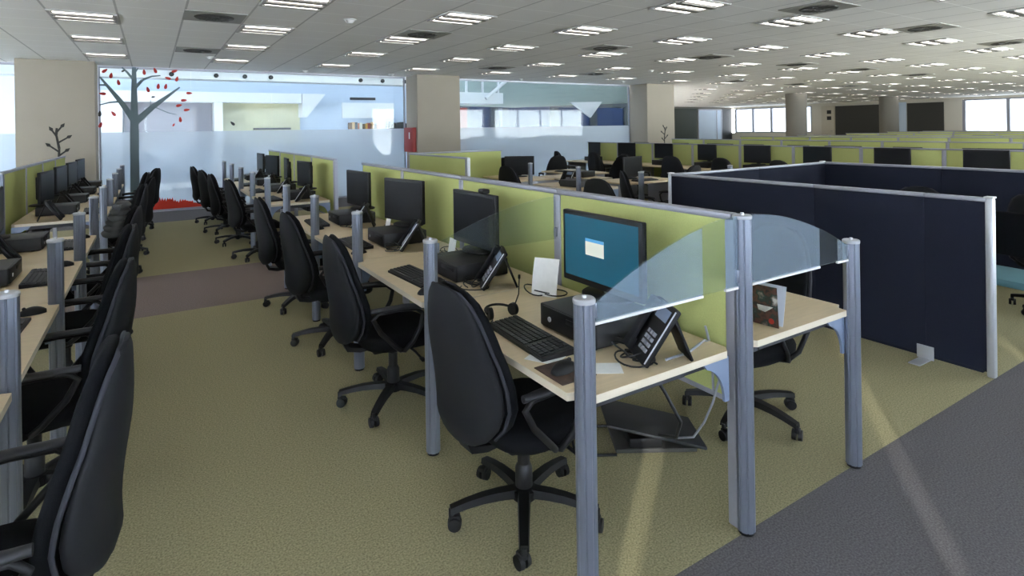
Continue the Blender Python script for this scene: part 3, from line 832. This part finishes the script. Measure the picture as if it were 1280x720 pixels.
def mk_mouse():
    t = thing('computer_mouse', 'x', 'mouse')
    g = G(); rr = []
    for u in [i / 10 for i in range(11)]:
        x = -.055 + .11 * u; w = .031 * max(.15, math.sin(PI * min(.97, max(.03, u * .9 + .05)))) ** .45; h = .036 * max(.15, math.sin(PI * (u * .85 + .1))) ** .7
        rr.append([(x, w * math.cos(PI * k / 9), .001 + h * math.sin(PI * k / 9) ** .8) for k in range(10)])
    g.ring_loft(rr); g.build('shell', 'black_plastic', t, ang=60)
    g = G(); g.cyl((.03, -.004, .031), (.03, .004, .031), .008, n=12); g.build('scroll_wheel', 'dark_grey_plastic', t)
    return t
def mk_phone():
    """desk phone on a stand, leaning back"""
    t = thing('desk_phone', 'x', 'phone')
    R = Matrix.Translation((-.06, 0, .012)) @ Matrix.Rotation(math.radians(-56), 4, 'Y')
    g = G(); g.box((.11, 0, .0), (.235, .19, .028), .008, M=R); g.build('body', 'black_plastic', t)
    g = G(); g.box((.11, .062, .03), (.21, .048, .022), .009, M=R); g.box((.025, .062, .026), (.05, .054, .034), .009, M=R); g.box((.195, .062, .026), (.05, .054, .034), .009, M=R)
    g.build('handset', 'black_shell', t)
    g = G(); g.box((.185, -.03, .0155), (.045, .10, .003), M=R); g.build('display', 'bracket_grey', t, ang=0)
    g = G()
    for r in range(4):
        for c in range(3): g.box((.04 + r * .022, -.062 + c * .026, .0165), (.014, .018, .006), M=R)
    g.build('keypad', 'rail_grey', t, ang=0)
    g = G(); g.box((.11, -.0955, .010), (.215, .002, .005), M=R); g.build('side_trim', 'alu_light', t, ang=0)
    g = G(); g.box((.0, 0, 0), (.012, .12, .21), .003, M=Matrix.Translation((.09, 0, .10)) @ Matrix.Rotation(math.radians(-22), 4, 'Y')); g.build('stand', 'black_plastic', t)
    return t
def mk_cable(seed, n=3, spread=.09, m='cable_black', r=.0035):
    random.seed(seed); g = G()
    for k in range(n):
        pts = []; a = random.uniform(0, 6.28); cx, cy = random.uniform(-spread, spread) * .4, random.uniform(-spread, spread) * .6
        R0 = random.uniform(.03, spread * .7)
        for i in range(22):
            t = i / 21
            pts.append((cx + R0 * (1 + .4 * math.sin(3 * a + 5 * t)) * math.cos(a + 7.5 * t), cy + R0 * 1.3 * math.sin(a + 7.5 * t) + (t - .5) * spread * .5, r + .003 + .012 * (1 + math.sin(9 * t + k * 2)) * (k % 2 + .3)))
        g.tube(pts, r, 6)
    return g.build('cable_tangle', m)
mon0 = mk_monitor('monitor', False); monlit = mk_monitor('monitor', True); pc0 = mk_pc(); kb0 = mk_keyboard(); ms0 = mk_mouse(); ph0 = mk_phone()
FIRSTUSE = {}
def put(proto, loc, rz, label, group=None):
    if proto.name not in FIRSTUSE:
        FIRSTUSE[proto.name] = 1
        proto.location = loc; proto.rotation_euler = (0, 0, rz); proto['label'] = label
        if group: proto['group'] = group
        KIDS.pop(proto.name, None); return proto
    return dup(proto, loc, rz, label, group)
Z = 0.731
def cab(x, y, rz, seed, label, n=3, spread=.09, m='cable_black'):
    o = mk_cable(seed, n, spread, m); o.location = (x, y, Z); o.rotation_euler = (0, 0, rz)
    return tag(o, label, 'cable', 'desk cables')

# ------------------------------------------------------------------ CENTRE ROW
XF, XS, XB = 1.16, 1.96, 2.76
H1, H2 = 1.057, 1.247
# posts with glass ends
post(XF, 1.43, H1, 'ribbed aluminium post at the front corner of the nearest wooden desk', 'desk posts')
post(XS, 1.43, H2, 'tallest ribbed aluminium post, at the end of the green screens', 'desk posts')
post(XB, 1.43, H1, 'ribbed aluminium post at the outer corner of the brochure desk', 'desk posts')
for k, y in enumerate(N_NEAR[1:]): post(XF, y, H1, 'aluminium post on the aisle front of the centre row, %s behind the corner post' % ORD[k], 'desk posts')
for k, y in enumerate(N_FAR): post(XF, y, H1, 'aluminium post on the aisle front of the centre row, %s beyond the grey carpet strip' % ORD[k], 'desk posts')
for k, y in enumerate(N_NEAR[1:]): post(XB, y, H1, 'aluminium post behind the green screens of the centre row, %s from the brochure desk' % ORD[k], 'desk posts')
for k, (a, b) in enumerate(zip(N_NEAR, N_NEAR[1:])):
    screen(XS, a + (.035 if k == 0 else 0), b, H2, 'green fabric desk screen of the centre row, %s from the tallest post' % ORD[k], 'centre row screens', zb=.5)
for k, (a, b) in enumerate(zip(N_FAR, N_FAR[1:])):
    screen(XS, a, b, H2, 'green fabric desk screen of the centre row, %s beyond the grey carpet strip' % ORD[k], 'centre row screens', zb=.5)
XD = XF - 0.02
for k in range(4):
    cy = (N_NEAR[k] + N_NEAR[k + 1]) / 2
    place_desk(XD, cy, 0, 'pale wooden aisle desk of the centre row, %s from the glass end' % ORD[k], 'centre row desks')
    place_desk(XB + .02, cy, PI, 'pale wooden desk behind the green screens, ' + (['with the brochure, next to the glass end', 'next after the brochure desk', 'third from the glass end', 'at the grey carpet strip'][k]), 'desks behind the screens')
    if k == 0:
        for c_ in kids(desk0):
            if c_.name.startswith('bracket') and c_.data.vertices[0].co.x < DD / 2 and c_.data.vertices[0].co.y < 0: near_gusset = c_
    for c_ in [c for c in bpy.data.objects if c.parent and c.parent.get('label', '').startswith('pale wooden desk behind the green') and c.name.startswith('bracket')]:
        if c_.data.vertices[0].co.x > DD / 2: bpy.data.objects.remove(c_)
    cy2 = (N_FAR[k] + N_FAR[k + 1]) / 2
    place_desk(XD, cy2, 0, 'pale wooden aisle desk of the centre row, %s beyond the grey strip' % ORD[k], 'centre row desks')
# glass end panels
def glass_panel(xa, xb, y, za, zb, film, label, flip=False):
    L = xb - xa; t = thing('glass_panel', label, 'glass panel', (xa, y, 0), 0, 'curved glass end panels')
    N = 24
    def top(u):
        uu = 1 - u if flip else u
        return za + (zb - za) * (1 - (1 - uu) ** 1.75)
    g = G(); poly = [(0, .97), (L, .97)] + [(L * (1 - k / N), top(1 - k / N)) for k in range(N + 1)]
    g.prism(poly, 'y', -.003, .003); g.build('pane', 'screen_glass', t, ang=20)
    for (u0, u1) in film:
        g = G(); M_ = 14; poly = [(L * u0, .972), (L * u1, .972)] + [(L * (u1 + (u0 - u1) * k / M_), top(u1 + (u0 - u1) * k / M_) - .003) for k in range(M_ + 1)]
        g.prism(poly, 'y', -.0045, -.0032); g.build('frosted_film', 'frost_film', t, ang=20)
        g = G(); g.box((L * (u0 + u1) / 2, -.001, .966), (L * (u1 - u0), .012, .009)); g.build('edge_glint', 'white_plastic', t, ang=0)  # white strip stands for light refracted along the film's lower edge
    for x in (0.004, L - .004):
        for z in (1.0, min(top(0 if x < .1 else 1) - .03, 1.04)):
            pass
    g = G()
    for x in (.0, L):
        g.box((x, 0, 1.01), (.02, .02, .05), .003)
    g.build('clamp', 'alu', t)
    return t
glass_panel(XF + .036, XS - .036, 1.43, 1.03, 1.245, [(0.0, .72), (.90, 1.0)], 'curved part-frosted glass panel over the end of the nearest desk')
glass_panel(XS + .036, XB - .036, 1.43, 1.035, 1.245, [(0.0, .68), (.88, 1.0)], 'curved part-frosted glass panel over the end of the brochure desk', True)
glass_panel(XF + .036, XS - .03, 2.62, 1.03, 1.21, [], 'curved clear glass panel between the nearest two aisle desks')
# equipment on the aisle desks
def kit(cx, cy, rz, row, mon_rz=0.0, proto=None, dphone=-.48, full=True):
    """cx,cy = middle of the desk's front edge; rz = 0 for aisle side of the centre row"""
    R = Matrix.Rotation(rz, 4, 'Z')
    def P(x, y, z=Z): v = R @ Vector((x, y, 0)); return (cx + v.x, cy + v.y, z)
    put(pc0, P(.30, -.13), rz, 'flat black computer ' + row, 'desktop computers')
    put(proto or mon0, P(.56, -.06, Z + .107), rz + mon_rz, ('monitor with a lit teal display ' if proto else 'black monitor ') + row, 'monitors')
    put(kb0, P(.16, -.06), rz + random.uniform(-.08, .08), 'black keyboard ' + row, 'keyboards')
    put(ph0, P(.44, dphone), rz + (-.45 if rz == 0 else .1), 'black desk phone ' + row, 'desk phones')
    if full: put(ms0, P(.09, -.39), rz + .2, 'black mouse ' + row, 'mice')
random.seed(21)
rows_near = ['on the desk nearest the glass end', 'on the second aisle desk of the centre row', 'on the third aisle desk of the centre row', 'on the last aisle desk before the grey strip']
mrz = [0.0, 0.02, .22, .1]
for k in range(4):
    cy = (N_NEAR[k] + N_NEAR[k + 1]) / 2
    kit(XD, cy, 0, rows_near[k], mrz[k], monlit if k == 0 else None)
    cab(XD + .37, cy - .40, 0, 40 + k, 'tangle of black cables beside the phone ' + rows_near[k], 4, .10)
    if k < 3: cab(XD + .60, cy + .42, .5, 60 + k, 'loops of black cable near the screen ' + rows_near[k], 2, .09)
for k in range(4):
    cy = (N_FAR[k] + N_FAR[k + 1]) / 2
    kit(XD, cy, 0, 'on the centre row aisle desk %s beyond the grey strip' % ORD[k], [.1, -.1, .2, .05][k], full=False)
# extras on the nearest desk
g = G(); g.box((0, 0, .002), (.15, .17, .004), .001); o = tag(g.build('mouse_pad', 'brown_pad'), 'brown patterned mouse pad under the mouse of the nearest desk', 'mouse pad'); o.location = (1.235, 1.635, Z - .001)
bpy.data.objects[ms0.name].location.z = Z + .004
g = G(); g.box((0, 0, .0008), (.10, .13, .0012)); o = tag(g.build('note_paper', 'paper', ang=0), 'white note paper beside the mouse pad on the nearest desk', 'paper'); o.location = (1.25, 1.775, Z); o.rotation_euler = (0, 0, .5)
g = G(); g.box((0, 0, .0008), (.09, .12, .0012)); o = tag(g.build('note_paper', 'paper', ang=0), 'white note paper by the phone on the nearest desk', 'paper'); o.location = (1.37, 1.575, Z); o.rotation_euler = (0, 0, 1.0)
g = G(); rr = []
for k in range(9):
    u = k / 8; rr.append([(.03 * u * u + .0, -.07, .19 * u), (.03 * u * u, .07, .19 * u), (.03 * u * u + .0012, .07, .19 * u), (.03 * u * u + .0012, -.07, .19 * u)])
g.ring_loft(rr); o = tag(g.build('paper_sheet', 'paper', ang=60), 'white sheet propped upright against the green screen by the teal monitor', 'paper')
o.location = (1.70, 2.42, Z); o.rotation_euler = (0, 0.1, .55)
# headset with boom
t = thing('headset', 'black headset with microphone boom by the keyboard of the nearest desk', 'headset', (1.35, 2.27, Z))
g = G(); g.tube([(.07 * math.cos(a) , .075 * math.sin(a), .028 + .01 * math.sin(a)) for a in [i * PI / 12 for i in range(13)]], .006, 8, flat=1.0); g.build('headband', 'black_plastic', t)
for s in (-1, 1):
    g = G(); g.cyl((.07 * s, -.008, .03), (.07 * s - .018 * s, -.012, .03), .029, .027, 16); g.build('ear_cup', 'black_plastic', t)
g = G(); g.tube([(.06, -.02, .04), (.10, .0, .09), (.13, .04, .15)], [.004, .003, .003], 6); g.cyl((.13, .04, .15), (.137, .05, .163), .006, n=8); g.build('microphone_boom', 'black_plastic', t)
g = G(); g.tube([(-.06, -.03, .005), (-.09, -.06, .005), (-.07, -.1, .005), (-.10, -.14, .005), (-.13, -.1, .005)], .0035, 6); g.build('cord', 'cable_black', t)
# small white cards behind monitors
for k, (x, y) in enumerate(((1.72, 3.55), (1.70, 4.75))):
    g = G(); g.box((0, 0, .06), (.002, .10, .12), M=Matrix.Rotation(.2, 4, 'Y')); o = tag(g.build('note_card', 'paper', ang=0), 'white card standing behind the %s' % ['second monitor of the centre row', 'third monitor of the centre row'][k], 'paper'); o.location = (x, y, Z)
g = G(); g.box((0, 0, 0), (.05, .07, .03), .01); o = tag(g.build('webcam', 'black_plastic'), 'black webcam clipped on top of the second monitor', 'webcam'); o.location = (XD + .565, (N_NEAR[1] + N_NEAR[2]) / 2 - .17, Z + .105 + .383)
# loose grey leads over the desk corner
g = G(); g.tube([(1.60, 1.50, Z + .004), (1.72, 1.50, Z + .004), (1.82, 1.53, Z + .006), (1.875, 1.55, Z + .004), (1.905, 1.53, Z - .02), (1.91, 1.50, Z - .12), (1.92, 1.55, Z - .26), (1.95, 1.62, Z - .38), (2.0, 1.72, Z - .5), (2.04, 1.86, Z - .58)], .005, 8)
g.tube([(1.905, 1.57, Z + .05), (1.912, 1.545, Z - .05), (1.90, 1.53, Z - .2)], .005, 8)
tag(g.build('power_lead', 'cable_grey'), 'grey leads running over the rear corner of the nearest desk', 'cable')
g = G(); g.tube([(1.80, 1.85, .62), (1.86, 1.75, .45), (1.92, 1.72, .32), (1.98, 1.80, .2), (2.03, 1.95, .13)], .008, 8)
tag(g.build('power_lead', 'cable_black'), 'black lead hanging under the nearest desk to the footrest', 'cable')
# footrest under the nearest desk
t = thing('footrest', 'dark tilted footrest with wire stand under the nearest desk', 'footrest', (2.14, 2.12, 0), -.55)
g = G(); g.box((0, 0, 0), (.50, .30, .016), .006, M=Matrix.Translation((0, 0, .085)) @ Matrix.Rotation(math.radians(14), 4, 'Y')); g.build('board', 'dark_grey_plastic', t)
g = G(); g.box((.0, 0, .011), (.40, .26, .022), .006); g.build('base', 'board_dark', t)
g = G(); g.box((-.05, 0, .04), (.16, .24, .055), .006); g.build('riser', 'black_plastic', t)
g = G(); g.tube([(-.2, -.15, .008), (-.38, -.15, .008), (-.40, -.13, .008), (-.40, .10, .008), (-.38, .12, .008), (-.2, .12, .008)], .007, 8); g.build('wire_stand', 'black_plastic', t)
# brochure on the other side
t = thing('brochure', 'dark folded brochure with a red spot standing on the end desk', 'brochure', (2.235, 1.55, Z), .12)
g = G(); g.box((0, 0, .088), (.003, .17, .175), M=Matrix.Rotation(-.08, 4, 'Y')); c = g.build('cover', 'brochure_dark', t, ang=0)
g = G(); g.cyl((-.004, -.055, .025), (-.0055, -.055, .025), .012, n=16); g.build('red_spot', 'red', c)
g = G(); g.prism([(-.03, .06), (-.07, .09), (-.06, .13), (-.02, .14), (.01, .10), (.0, .065)], 'x', -.0085, -.0072); g.build('pale_picture', 'brochure_light', c, ang=0)
g = G(); g.prism([(.04, .08), (.06, .09), (.055, .16), (.04, .165)], 'x', -.0135, -.0122); g.build('pale_picture', 'brochure_light', c, ang=0)
g = G(); g.box((.035, 0, .088), (.003, .17, .175), M=Matrix.Rotation(.22, 4, 'Y')); g.build('back_leaf', 'brochure_edge', t, ang=0)

# chairs of the centre row
ch = [(1.29, 2.0, .06), (1.19, 3.25, -.05), (1.17, 4.42, .05), (1.15, 5.55, -.04)]
for k, (x, y, r) in enumerate(ch):
    c_ = place_chair(x, y, r, 'black high-backed task chair at the %s' % ['desk nearest the glass end, seen from behind', 'second aisle desk of the centre row', 'third aisle desk of the centre row', 'last aisle desk before the grey strip'][k], 'centre row chairs')
    if k == 0: c_.scale.z = .965
for k, (x, y, r) in enumerate([(1.15, 7.95, .05), (1.05, 9.15, -.1), (1.0, 10.3, .12), (.95, 11.5, .05)]):
    place_chair(x, y, r, 'black task chair on the aisle side of the centre row, %s beyond the grey strip' % ORD[k], 'centre row chairs')
place_chair(2.74, 2.0, PI, 'black task chair at the brochure desk before the navy partition', 'chairs behind the screens')

# ------------------------------------------------------------------ LEFT ROW (desks face the aisle from the other side)
XL, XLS = -0.43, -1.23
for k, y in enumerate(N_NEAR[1:]): post(XL, y, H1, 'aluminium post on the front of the left row, %s from the near end' % ORD[k], 'desk posts')
for k, y in enumerate(N_FAR): post(XL, y, H1, 'aluminium post on the front of the left row, %s beyond the grey strip' % ORD[k], 'desk posts')
for k in range(4):
    cy = (N_NEAR[k] + N_NEAR[k + 1]) / 2; cy2 = (N_FAR[k] + N_FAR[k + 1]) / 2
    place_desk(XL + .02, cy, PI, 'pale wooden desk of the left row, %s from the near end' % ORD[k], 'left row desks')
    place_desk(XL + .02, cy2, PI, 'pale wooden desk of the left row, %s beyond the grey strip' % ORD[k], 'left row desks')
    screen(XLS, N_NEAR[k], N_NEAR[k + 1], H2, 'green fabric screen of the left row, %s from the near end' % ORD[k], 'left row screens', zb=.5)
    screen(XLS, N_FAR[k], N_FAR[k + 1], H2, 'green fabric screen of the left row, %s beyond the grey strip' % ORD[k], 'left row screens', zb=.5)
    kit(XL + .02, cy, PI, 'on the %s desk of the left row' % ['nearest', 'second', 'third', 'fourth'][k], .1, dphone=.46)
    kit(XL + .02, cy2, PI, 'on the left row desk %s beyond the grey strip' % ORD[k], -.1, dphone=.46, full=False)
post(XLS, 7.245, H2, 'grey post at the near end of the far screens of the left row', 'desk posts')
g = G(); g.box((0, 0, .0008), (.21, .14, .0014)); o = tag(g.build('note_paper', 'paper', ang=0), 'white sheet lying at the front of the left row, beside a mouse', 'paper'); o.location = (-.62, 2.85, Z); o.rotation_euler = (0, 0, .2)
for k, (x, y, r) in enumerate([(-.435, 2.02, -.04), (-.45, 3.25, -.03), (-.46, 4.45, .05), (-.45, 5.58, -.04)]):
    place_chair(x, y, PI + r, 'black high-backed task chair of the left row, %s' % ['nearest of all', 'second from the near end', 'third from the near end', 'just before the grey strip'][k], 'left row chairs')
for k, (x, y, r) in enumerate([(-.42, 7.9, .1), (-.34, 9.1, -.1), (-.40, 10.3, .05), (-.25, 11.5, -.3)]):
    place_chair(x, y, PI + r, 'black task chair of the left row, %s beyond the grey strip' % ORD[k], 'left row chairs')

# ribbed cloth over a chair back of the left row
t = tag(bpy.data.objects.new('folded_cloth', None), 'dark ribbed cloth over a chair back of the left row', 'cloth'); COL.objects.link(t)
t.location = (-.20, 5.56, 0.80)
g = G(); rr = []
for i in range(61):
    u = i / 60; z = .25 - .25 * u; b_ = .045 + .018 * abs(math.sin(u * PI * 6)) + .03 * u
    rr.append([(b_ * math.cos(q * PI / 6) - .06 * u, .17 * math.sin(q * PI / 6) * (1 + .1 * u), z) for q in range(12)])
g.ring_loft(rr); g.build('cloth', 'cushion_rib', t, ang=70)
# ------------------------------------------------------------------ NAVY ENCLOSURE
HB = 1.12
def navy(x, a, b, label, along='y', endpost=False):
    return screen(x, a, b, HB, label, 'navy partitions', 'fabric_navy', .03, along, endpost)
XN = 4.42
navy(XN, 1.46, 1.80, 'narrow dark navy partition panel next to the silver end post')
navy(XN, 1.80, 2.56, 'dark navy partition panel in the middle of the long front run')
navy(XN, 2.56, 4.02, 'dark navy partition panel, rear part of the long front run')
navy(4.02, XN + .02, 5.8, 'dark navy partition closing the enclosure at the back, first half', 'x')
navy(4.02, 5.8, 7.15, 'dark navy partition closing the enclosure at the back, second half', 'x')
navy(7.15, 2.75, 4.02, 'dark navy partition on the far side of the enclosure, by its rear corner')
navy(7.15, 1.46, 2.75, 'dark navy partition on the far side of the enclosure, nearer half')
for (x, y, lab) in ((XN, 1.445, 'silver end post of the navy partition at the grey carpet'), (XN, 4.04, 'silver corner post at the left end of the navy partitions'), (7.15, 4.04, 'silver post at the rear corner of the navy enclosure'), (7.15, 1.445, 'silver end post on the far side of the navy enclosure')):
    t = thing('partition_post', lab, 'post', (x, y, 0))
    g = G(); g.box((0, 0, HB / 2), (.05, .045, HB), .012); g.build('shaft', 'alu_light', t)
    g = G(); g.box((0, 0, HB + .004), (.056, .052, .012), .004); g.build('cap', 'white_plastic', t)
t = thing('floor_bracket', 'silver stabilising foot at the base of the navy partition', 'bracket', (XN - .02, 1.80, 0))
g = G(); g.box((-.085, 0, .006), (.17, .07, .008), .002); g.build('foot_plate', 'alu_light', t)
g = G(); g.box((-.006, 0, .05), (.008, .10, .09), .002); g.build('clamp', 'alu_light', t)
# chairs in the enclosure
place_chair(6.27, 2.5, .1, 'black task chair inside the navy enclosure, top just showing over the front', 'chairs in the navy enclosure')
place_chair(6.3, 1.62, -.1, 'black task chair cut by the frame inside the navy enclosure', 'chairs in the navy enclosure')
t = thing('visitor_chair', 'teal cushioned visitor chair with silver tube frame at the navy enclosure', 'chair', (5.38, 1.66, 0), PI * .95)
g = G(); g.box((0, 0, .44), (.46, .47, .06), .025); g.build('seat', 'teal', t)
g = G(); g.box((-.25, 0, .72), (.05, .44, .34), .02); g.build('backrest', 'black_fabric', t)
for s in (-1, 1):
    g = G(); g.tube([(-.24, s * .25, .86), (-.24, s * .26, .45), (-.22, s * .26, .1), (-.18, s * .26, .016), (.2, s * .26, .016), (.24, s * .26, .06), (.23, s * .26, .5), (.2, s * .26, .64), (.1, s * .26, .66), (-.22, s * .26, .66)], .011, 8); g.build('side_frame', 'alu', t)

# ------------------------------------------------------------------ MIDDLE CLUSTER beyond the centre row
screen(3.72, 7.1, 9.2, 1.2, 'green screen standing along the cluster behind the centre row', 'cluster screens', zb=.3)
screen(9.2, 3.74, 5.55, 1.2, 'green screen across the back of the cluster, meeting the other at a corner', 'cluster screens', zb=.3, along='x')
t = thing('partition_post', 'pale post at the free end of the green cluster screen', 'post', (3.72, 7.08, 0)); g = G(); g.box((0, 0, .6), (.05, .05, 1.2), .01); g.build('shaft', 'alu_light', t)
XM = 4.95
for k, y in enumerate((4.99, 6.18, 7.36)): post(XM, y, H1, 'aluminium post of the desk cluster, %s counted from the navy partition' % ORD[k], 'desk posts')
post(6.6, 4.99, H1, 'aluminium post on the far side of the desk cluster', 'desk posts')
CW = ['nearest the navy partition', 'second from the navy partition', 'farthest from the navy partition']
for k, cy in enumerate((5.58, 6.77, 7.95)):
    if k: place_desk(XM + .78 + .17 * (k - 1), cy, PI if k == 1 else 0, 'pale desk of the open cluster, %s' % CW[k], 'cluster desks')
    if k: put(pc0, (XM + .50 + .75 * (k - 1), cy - .1, Z), .2 + (PI if k == 1 else 0), 'black computer on the open cluster desk, %s' % CW[k], 'desktop computers')
place_panel_desk(XM + 1.75, 6.45, PI / 2, 'pale desk set crosswise behind the cluster, towards the navy partition', 'cluster desks')
place_panel_desk(XM + 1.7, 8.9, 0, 'pale desk at the far corner of the cluster, towards the far rows', 'cluster desks')
place_panel_desk(5.1, 8.55, 0, 'pale desk in front of the cross green screen', 'cluster desks')
CL = [(4.6, 5.1, .25, 'nearest the navy partition corner'), (5.0, 7.68, .2, 'behind the second joint of the green screens'),
      (4.55, 8.6, -.3, 'in front of the cross green screen'), (7.05, 7.85, PI + .2, 'in the middle, beside the crosswise desk'),
      (7.3, 10.0, 1.3, 'standing sideways in the far aisle'), (6.7, 6.05, PI / 2 + .2, 'drawn up to the crosswise desk'),
      (6.1, 9.5, -1.2, 'at the rear end of the desks'), (5.55, 5.45, -.7, 'loose behind the one nearest the navy corner'), (7.85, 8.75, PI, 'at the corner desk towards the far rows')]
for x, y, r, lab in CL:
    place_chair(x, y, r, 'black task chair at the open desk cluster, ' + lab, 'cluster chairs')
put(mon0, (5.55, 8.6, Z), 1.0, 'black monitor seen edge-on at the end of the cluster desks', 'monitors')
put(mon0, (6.75, 7.0, Z), PI / 2 + .2, 'black monitor on the crosswise desk of the open cluster', 'monitors')
put(ph0, (5.3, 6.9, Z), .2, 'black phone on the open cluster desk, second from the navy partition', 'desk phones')
put(kb0, (6.65, 6.62, Z), PI / 2, 'black keyboard on the crosswise cluster desk', 'keyboards')
put(kb0, (6.8, 8.9, Z), .1, 'black keyboard on the corner desk of the cluster', 'keyboards')
t = thing('drawer_pedestal', 'pale grey drawer pedestal between the cluster chairs', 'cabinet', (4.45, 6.6, 0))
g = G(); g.box((0, 0, .33), (.42, .52, .62), .008); g.build('body', 'rail_grey', t)
for z in (.14, .33, .52):
    g = G(); g.box((-.215, 0, z), (.016, .5, .17), .004); d = g.build('drawer', 'alu_light', t)
    g = G(); g.box((-.232, 0, z + .05), (.018, .12, .014), .003); g.build('handle', 'alu', d)

# ------------------------------------------------------------------ FAR ROWS
far_rows = [10.0, 13.25, 16.5, 19.75, 23.0, 26.25, 29.5]
RN = ['first', 'second', 'third', 'fourth', 'fifth', 'sixth', 'seventh']
NN = [2.62, 3.81, 4.99, 6.18, 7.31, 8.5, 9.68, 10.87, 12.06]
random.seed(9)
g = G(); g.box((0, 0, .053), (.3, .36, .106), .006); BOXPC = g.mesh('desktop_computer', 'black_plastic')
for r, x in enumerate(far_rows):
    y_lo = x / 3.46 - .6
    for k, (a, b) in enumerate(zip(NN, NN[1:])):
        if b < y_lo: continue
        screen(x, a, b, 1.2 + (.012 * (r % 3)), 'green screen of the %s far row beyond the navy enclosure, %s bay' % (RN[r], ORD[k]), 'far row screens', zb=.35)
        if r < 3:
            pd = place_panel_desk(x - .80, (a + b) / 2, 0, 'pale desk of the %s far row beyond the navy enclosure, %s bay' % (RN[r], ORD[k]), 'far row desks')
            if b - a < 1.15: pd.scale.y = .95
    if r < 3:
        for k, (a, b) in enumerate(zip(NN, NN[1:])):
            cy = (a + b) / 2
            if b < y_lo: continue
            put(mon0, (x - .28, cy, Z + (.107 if r == 0 else 0)), random.uniform(-.15, .15), 'black monitor in front of the %s far row of green screens, %s bay' % (RN[r], ORD[k]), 'monitors')
            if r == 0:
                o = bpy.data.objects.new('desktop_computer', BOXPC); COL.objects.link(o); tag(o, 'black computer box under the monitor of the first far row, %s bay' % ORD[k], 'computer', 'desktop computers'); o.location = (x - .32, cy, Z)
    # monitors on the other side peeping over the screens
    for k, (a, b) in enumerate(zip(NN, NN[1:])):
        if b < y_lo or (k + r) % 2: continue
        mb = (a + b) / 2 + random.uniform(-.1, .1)
        o = bpy.data.objects.new('desktop_computer', BOXPC); COL.objects.link(o); o.location = (x + .27, mb, Z)
        tag(o, 'black computer box behind the %s far row of green screens, %s bay' % (RN[r], ORD[k]), 'computer', 'desktop computers')
        pd = place_panel_desk(x + .80, (a + b) / 2, PI, 'pale desk behind the %s far row of green screens, %s bay' % (RN[r], ORD[k]), 'far row desks')
        if b - a < 1.15: pd.scale.y = .95
        put(mon0, (x + .26, mb, Z + .107), PI + random.uniform(-.1, .1), 'monitor peeping over the %s far row of green screens, %s bay' % (RN[r], ORD[k]), 'monitors')
for k, (y, rz, dx) in enumerate([(4.4, .2, 0), (5.6, -.1, .05), (6.75, .1, 0), (7.9, .3, -.1), (9.1, -.2, 0), (10.3, .1, .05), (11.4, -.3, -.1)]):
    place_chair(8.95 + dx, y, rz, 'black task chair at the first far row beyond the navy enclosure, %s bay' % ORD[k], 'far row chairs')

bpy.data.objects.remove(near_gusset)
# ------------------------------------------------------------------ light
w = bpy.data.worlds.new('world'); scene.world = w; w.use_nodes = True
bg = w.node_tree.nodes['Background']; bg.inputs['Strength'].default_value = 11.0
# pale sky above, lower half brightened as added uplight for the ceiling
wt = w.node_tree; tc = wt.nodes.new('ShaderNodeTexCoord'); sp = wt.nodes.new('ShaderNodeSeparateXYZ'); rp = wt.nodes.new('ShaderNodeValToRGB')
wt.links.new(tc.outputs['Generated'], sp.inputs[0])
mr = wt.nodes.new('ShaderNodeMapRange'); mr.inputs['From Min'].default_value = -0.1; mr.inputs['From Max'].default_value = 0.05
wt.links.new(sp.outputs['Z'], mr.inputs['Value']); wt.links.new(mr.outputs[0], rp.inputs[0])
rp.color_ramp.elements[0].color = (2.0, 2.02, 2.05, 1); rp.color_ramp.elements[1].color = (0.86, 0.94, 1.0, 1)
wt.links.new(rp.outputs[0], bg.inputs['Color'])
def portal(nm, loc, rot, sx, sy):
    l = bpy.data.lights.new(nm, 'AREA'); l.shape = 'RECTANGLE'; l.size = sx; l.size_y = sy; l.energy = 1
    o = bpy.data.objects.new(nm, l); COL.objects.link(o); o.location = loc; o.rotation_euler = rot
    l.cycles.is_portal = True
portal('window_portal', (14.2, Y0 - .25, 1.48), (PI / 2, 0, 0), 23.2, 2.6)
portal('end_window_portal', (X1 + .3, 6.8, 1.9), (0, PI / 2, 0), 1.8, 13.5)
portal('far_window_portal', (X1 + .3, 25.2, 1.9), (0, PI / 2, 0), 1.8, 6.0)
portal('atrium_portal', (8, 22, 5.6), (0, 0, 0), 36, 12)
s = bpy.data.lights.new('sun', 'SUN'); s.energy = 17.0; s.angle = math.radians(.6); s.color = (1, .96, .88)
so = bpy.data.objects.new('sun', s); COL.objects.link(so)
el = math.radians(14.5); d = Vector((.79 * math.cos(el), .61 * math.cos(el), -math.sin(el)))
so.rotation_euler = d.to_track_quat('-Z', 'Y').to_euler()

# ------------------------------------------------------------------ view
vs = scene.view_settings
vs.view_transform = 'Standard'; vs.look = 'None'; vs.exposure = 0.7; vs.gamma = 1.0; vs.use_curve_mapping = False
try:
    scene.cycles.use_denoising = True
    scene.cycles.max_bounces = 8; scene.cycles.transparent_max_bounces = 16
except Exception: pass
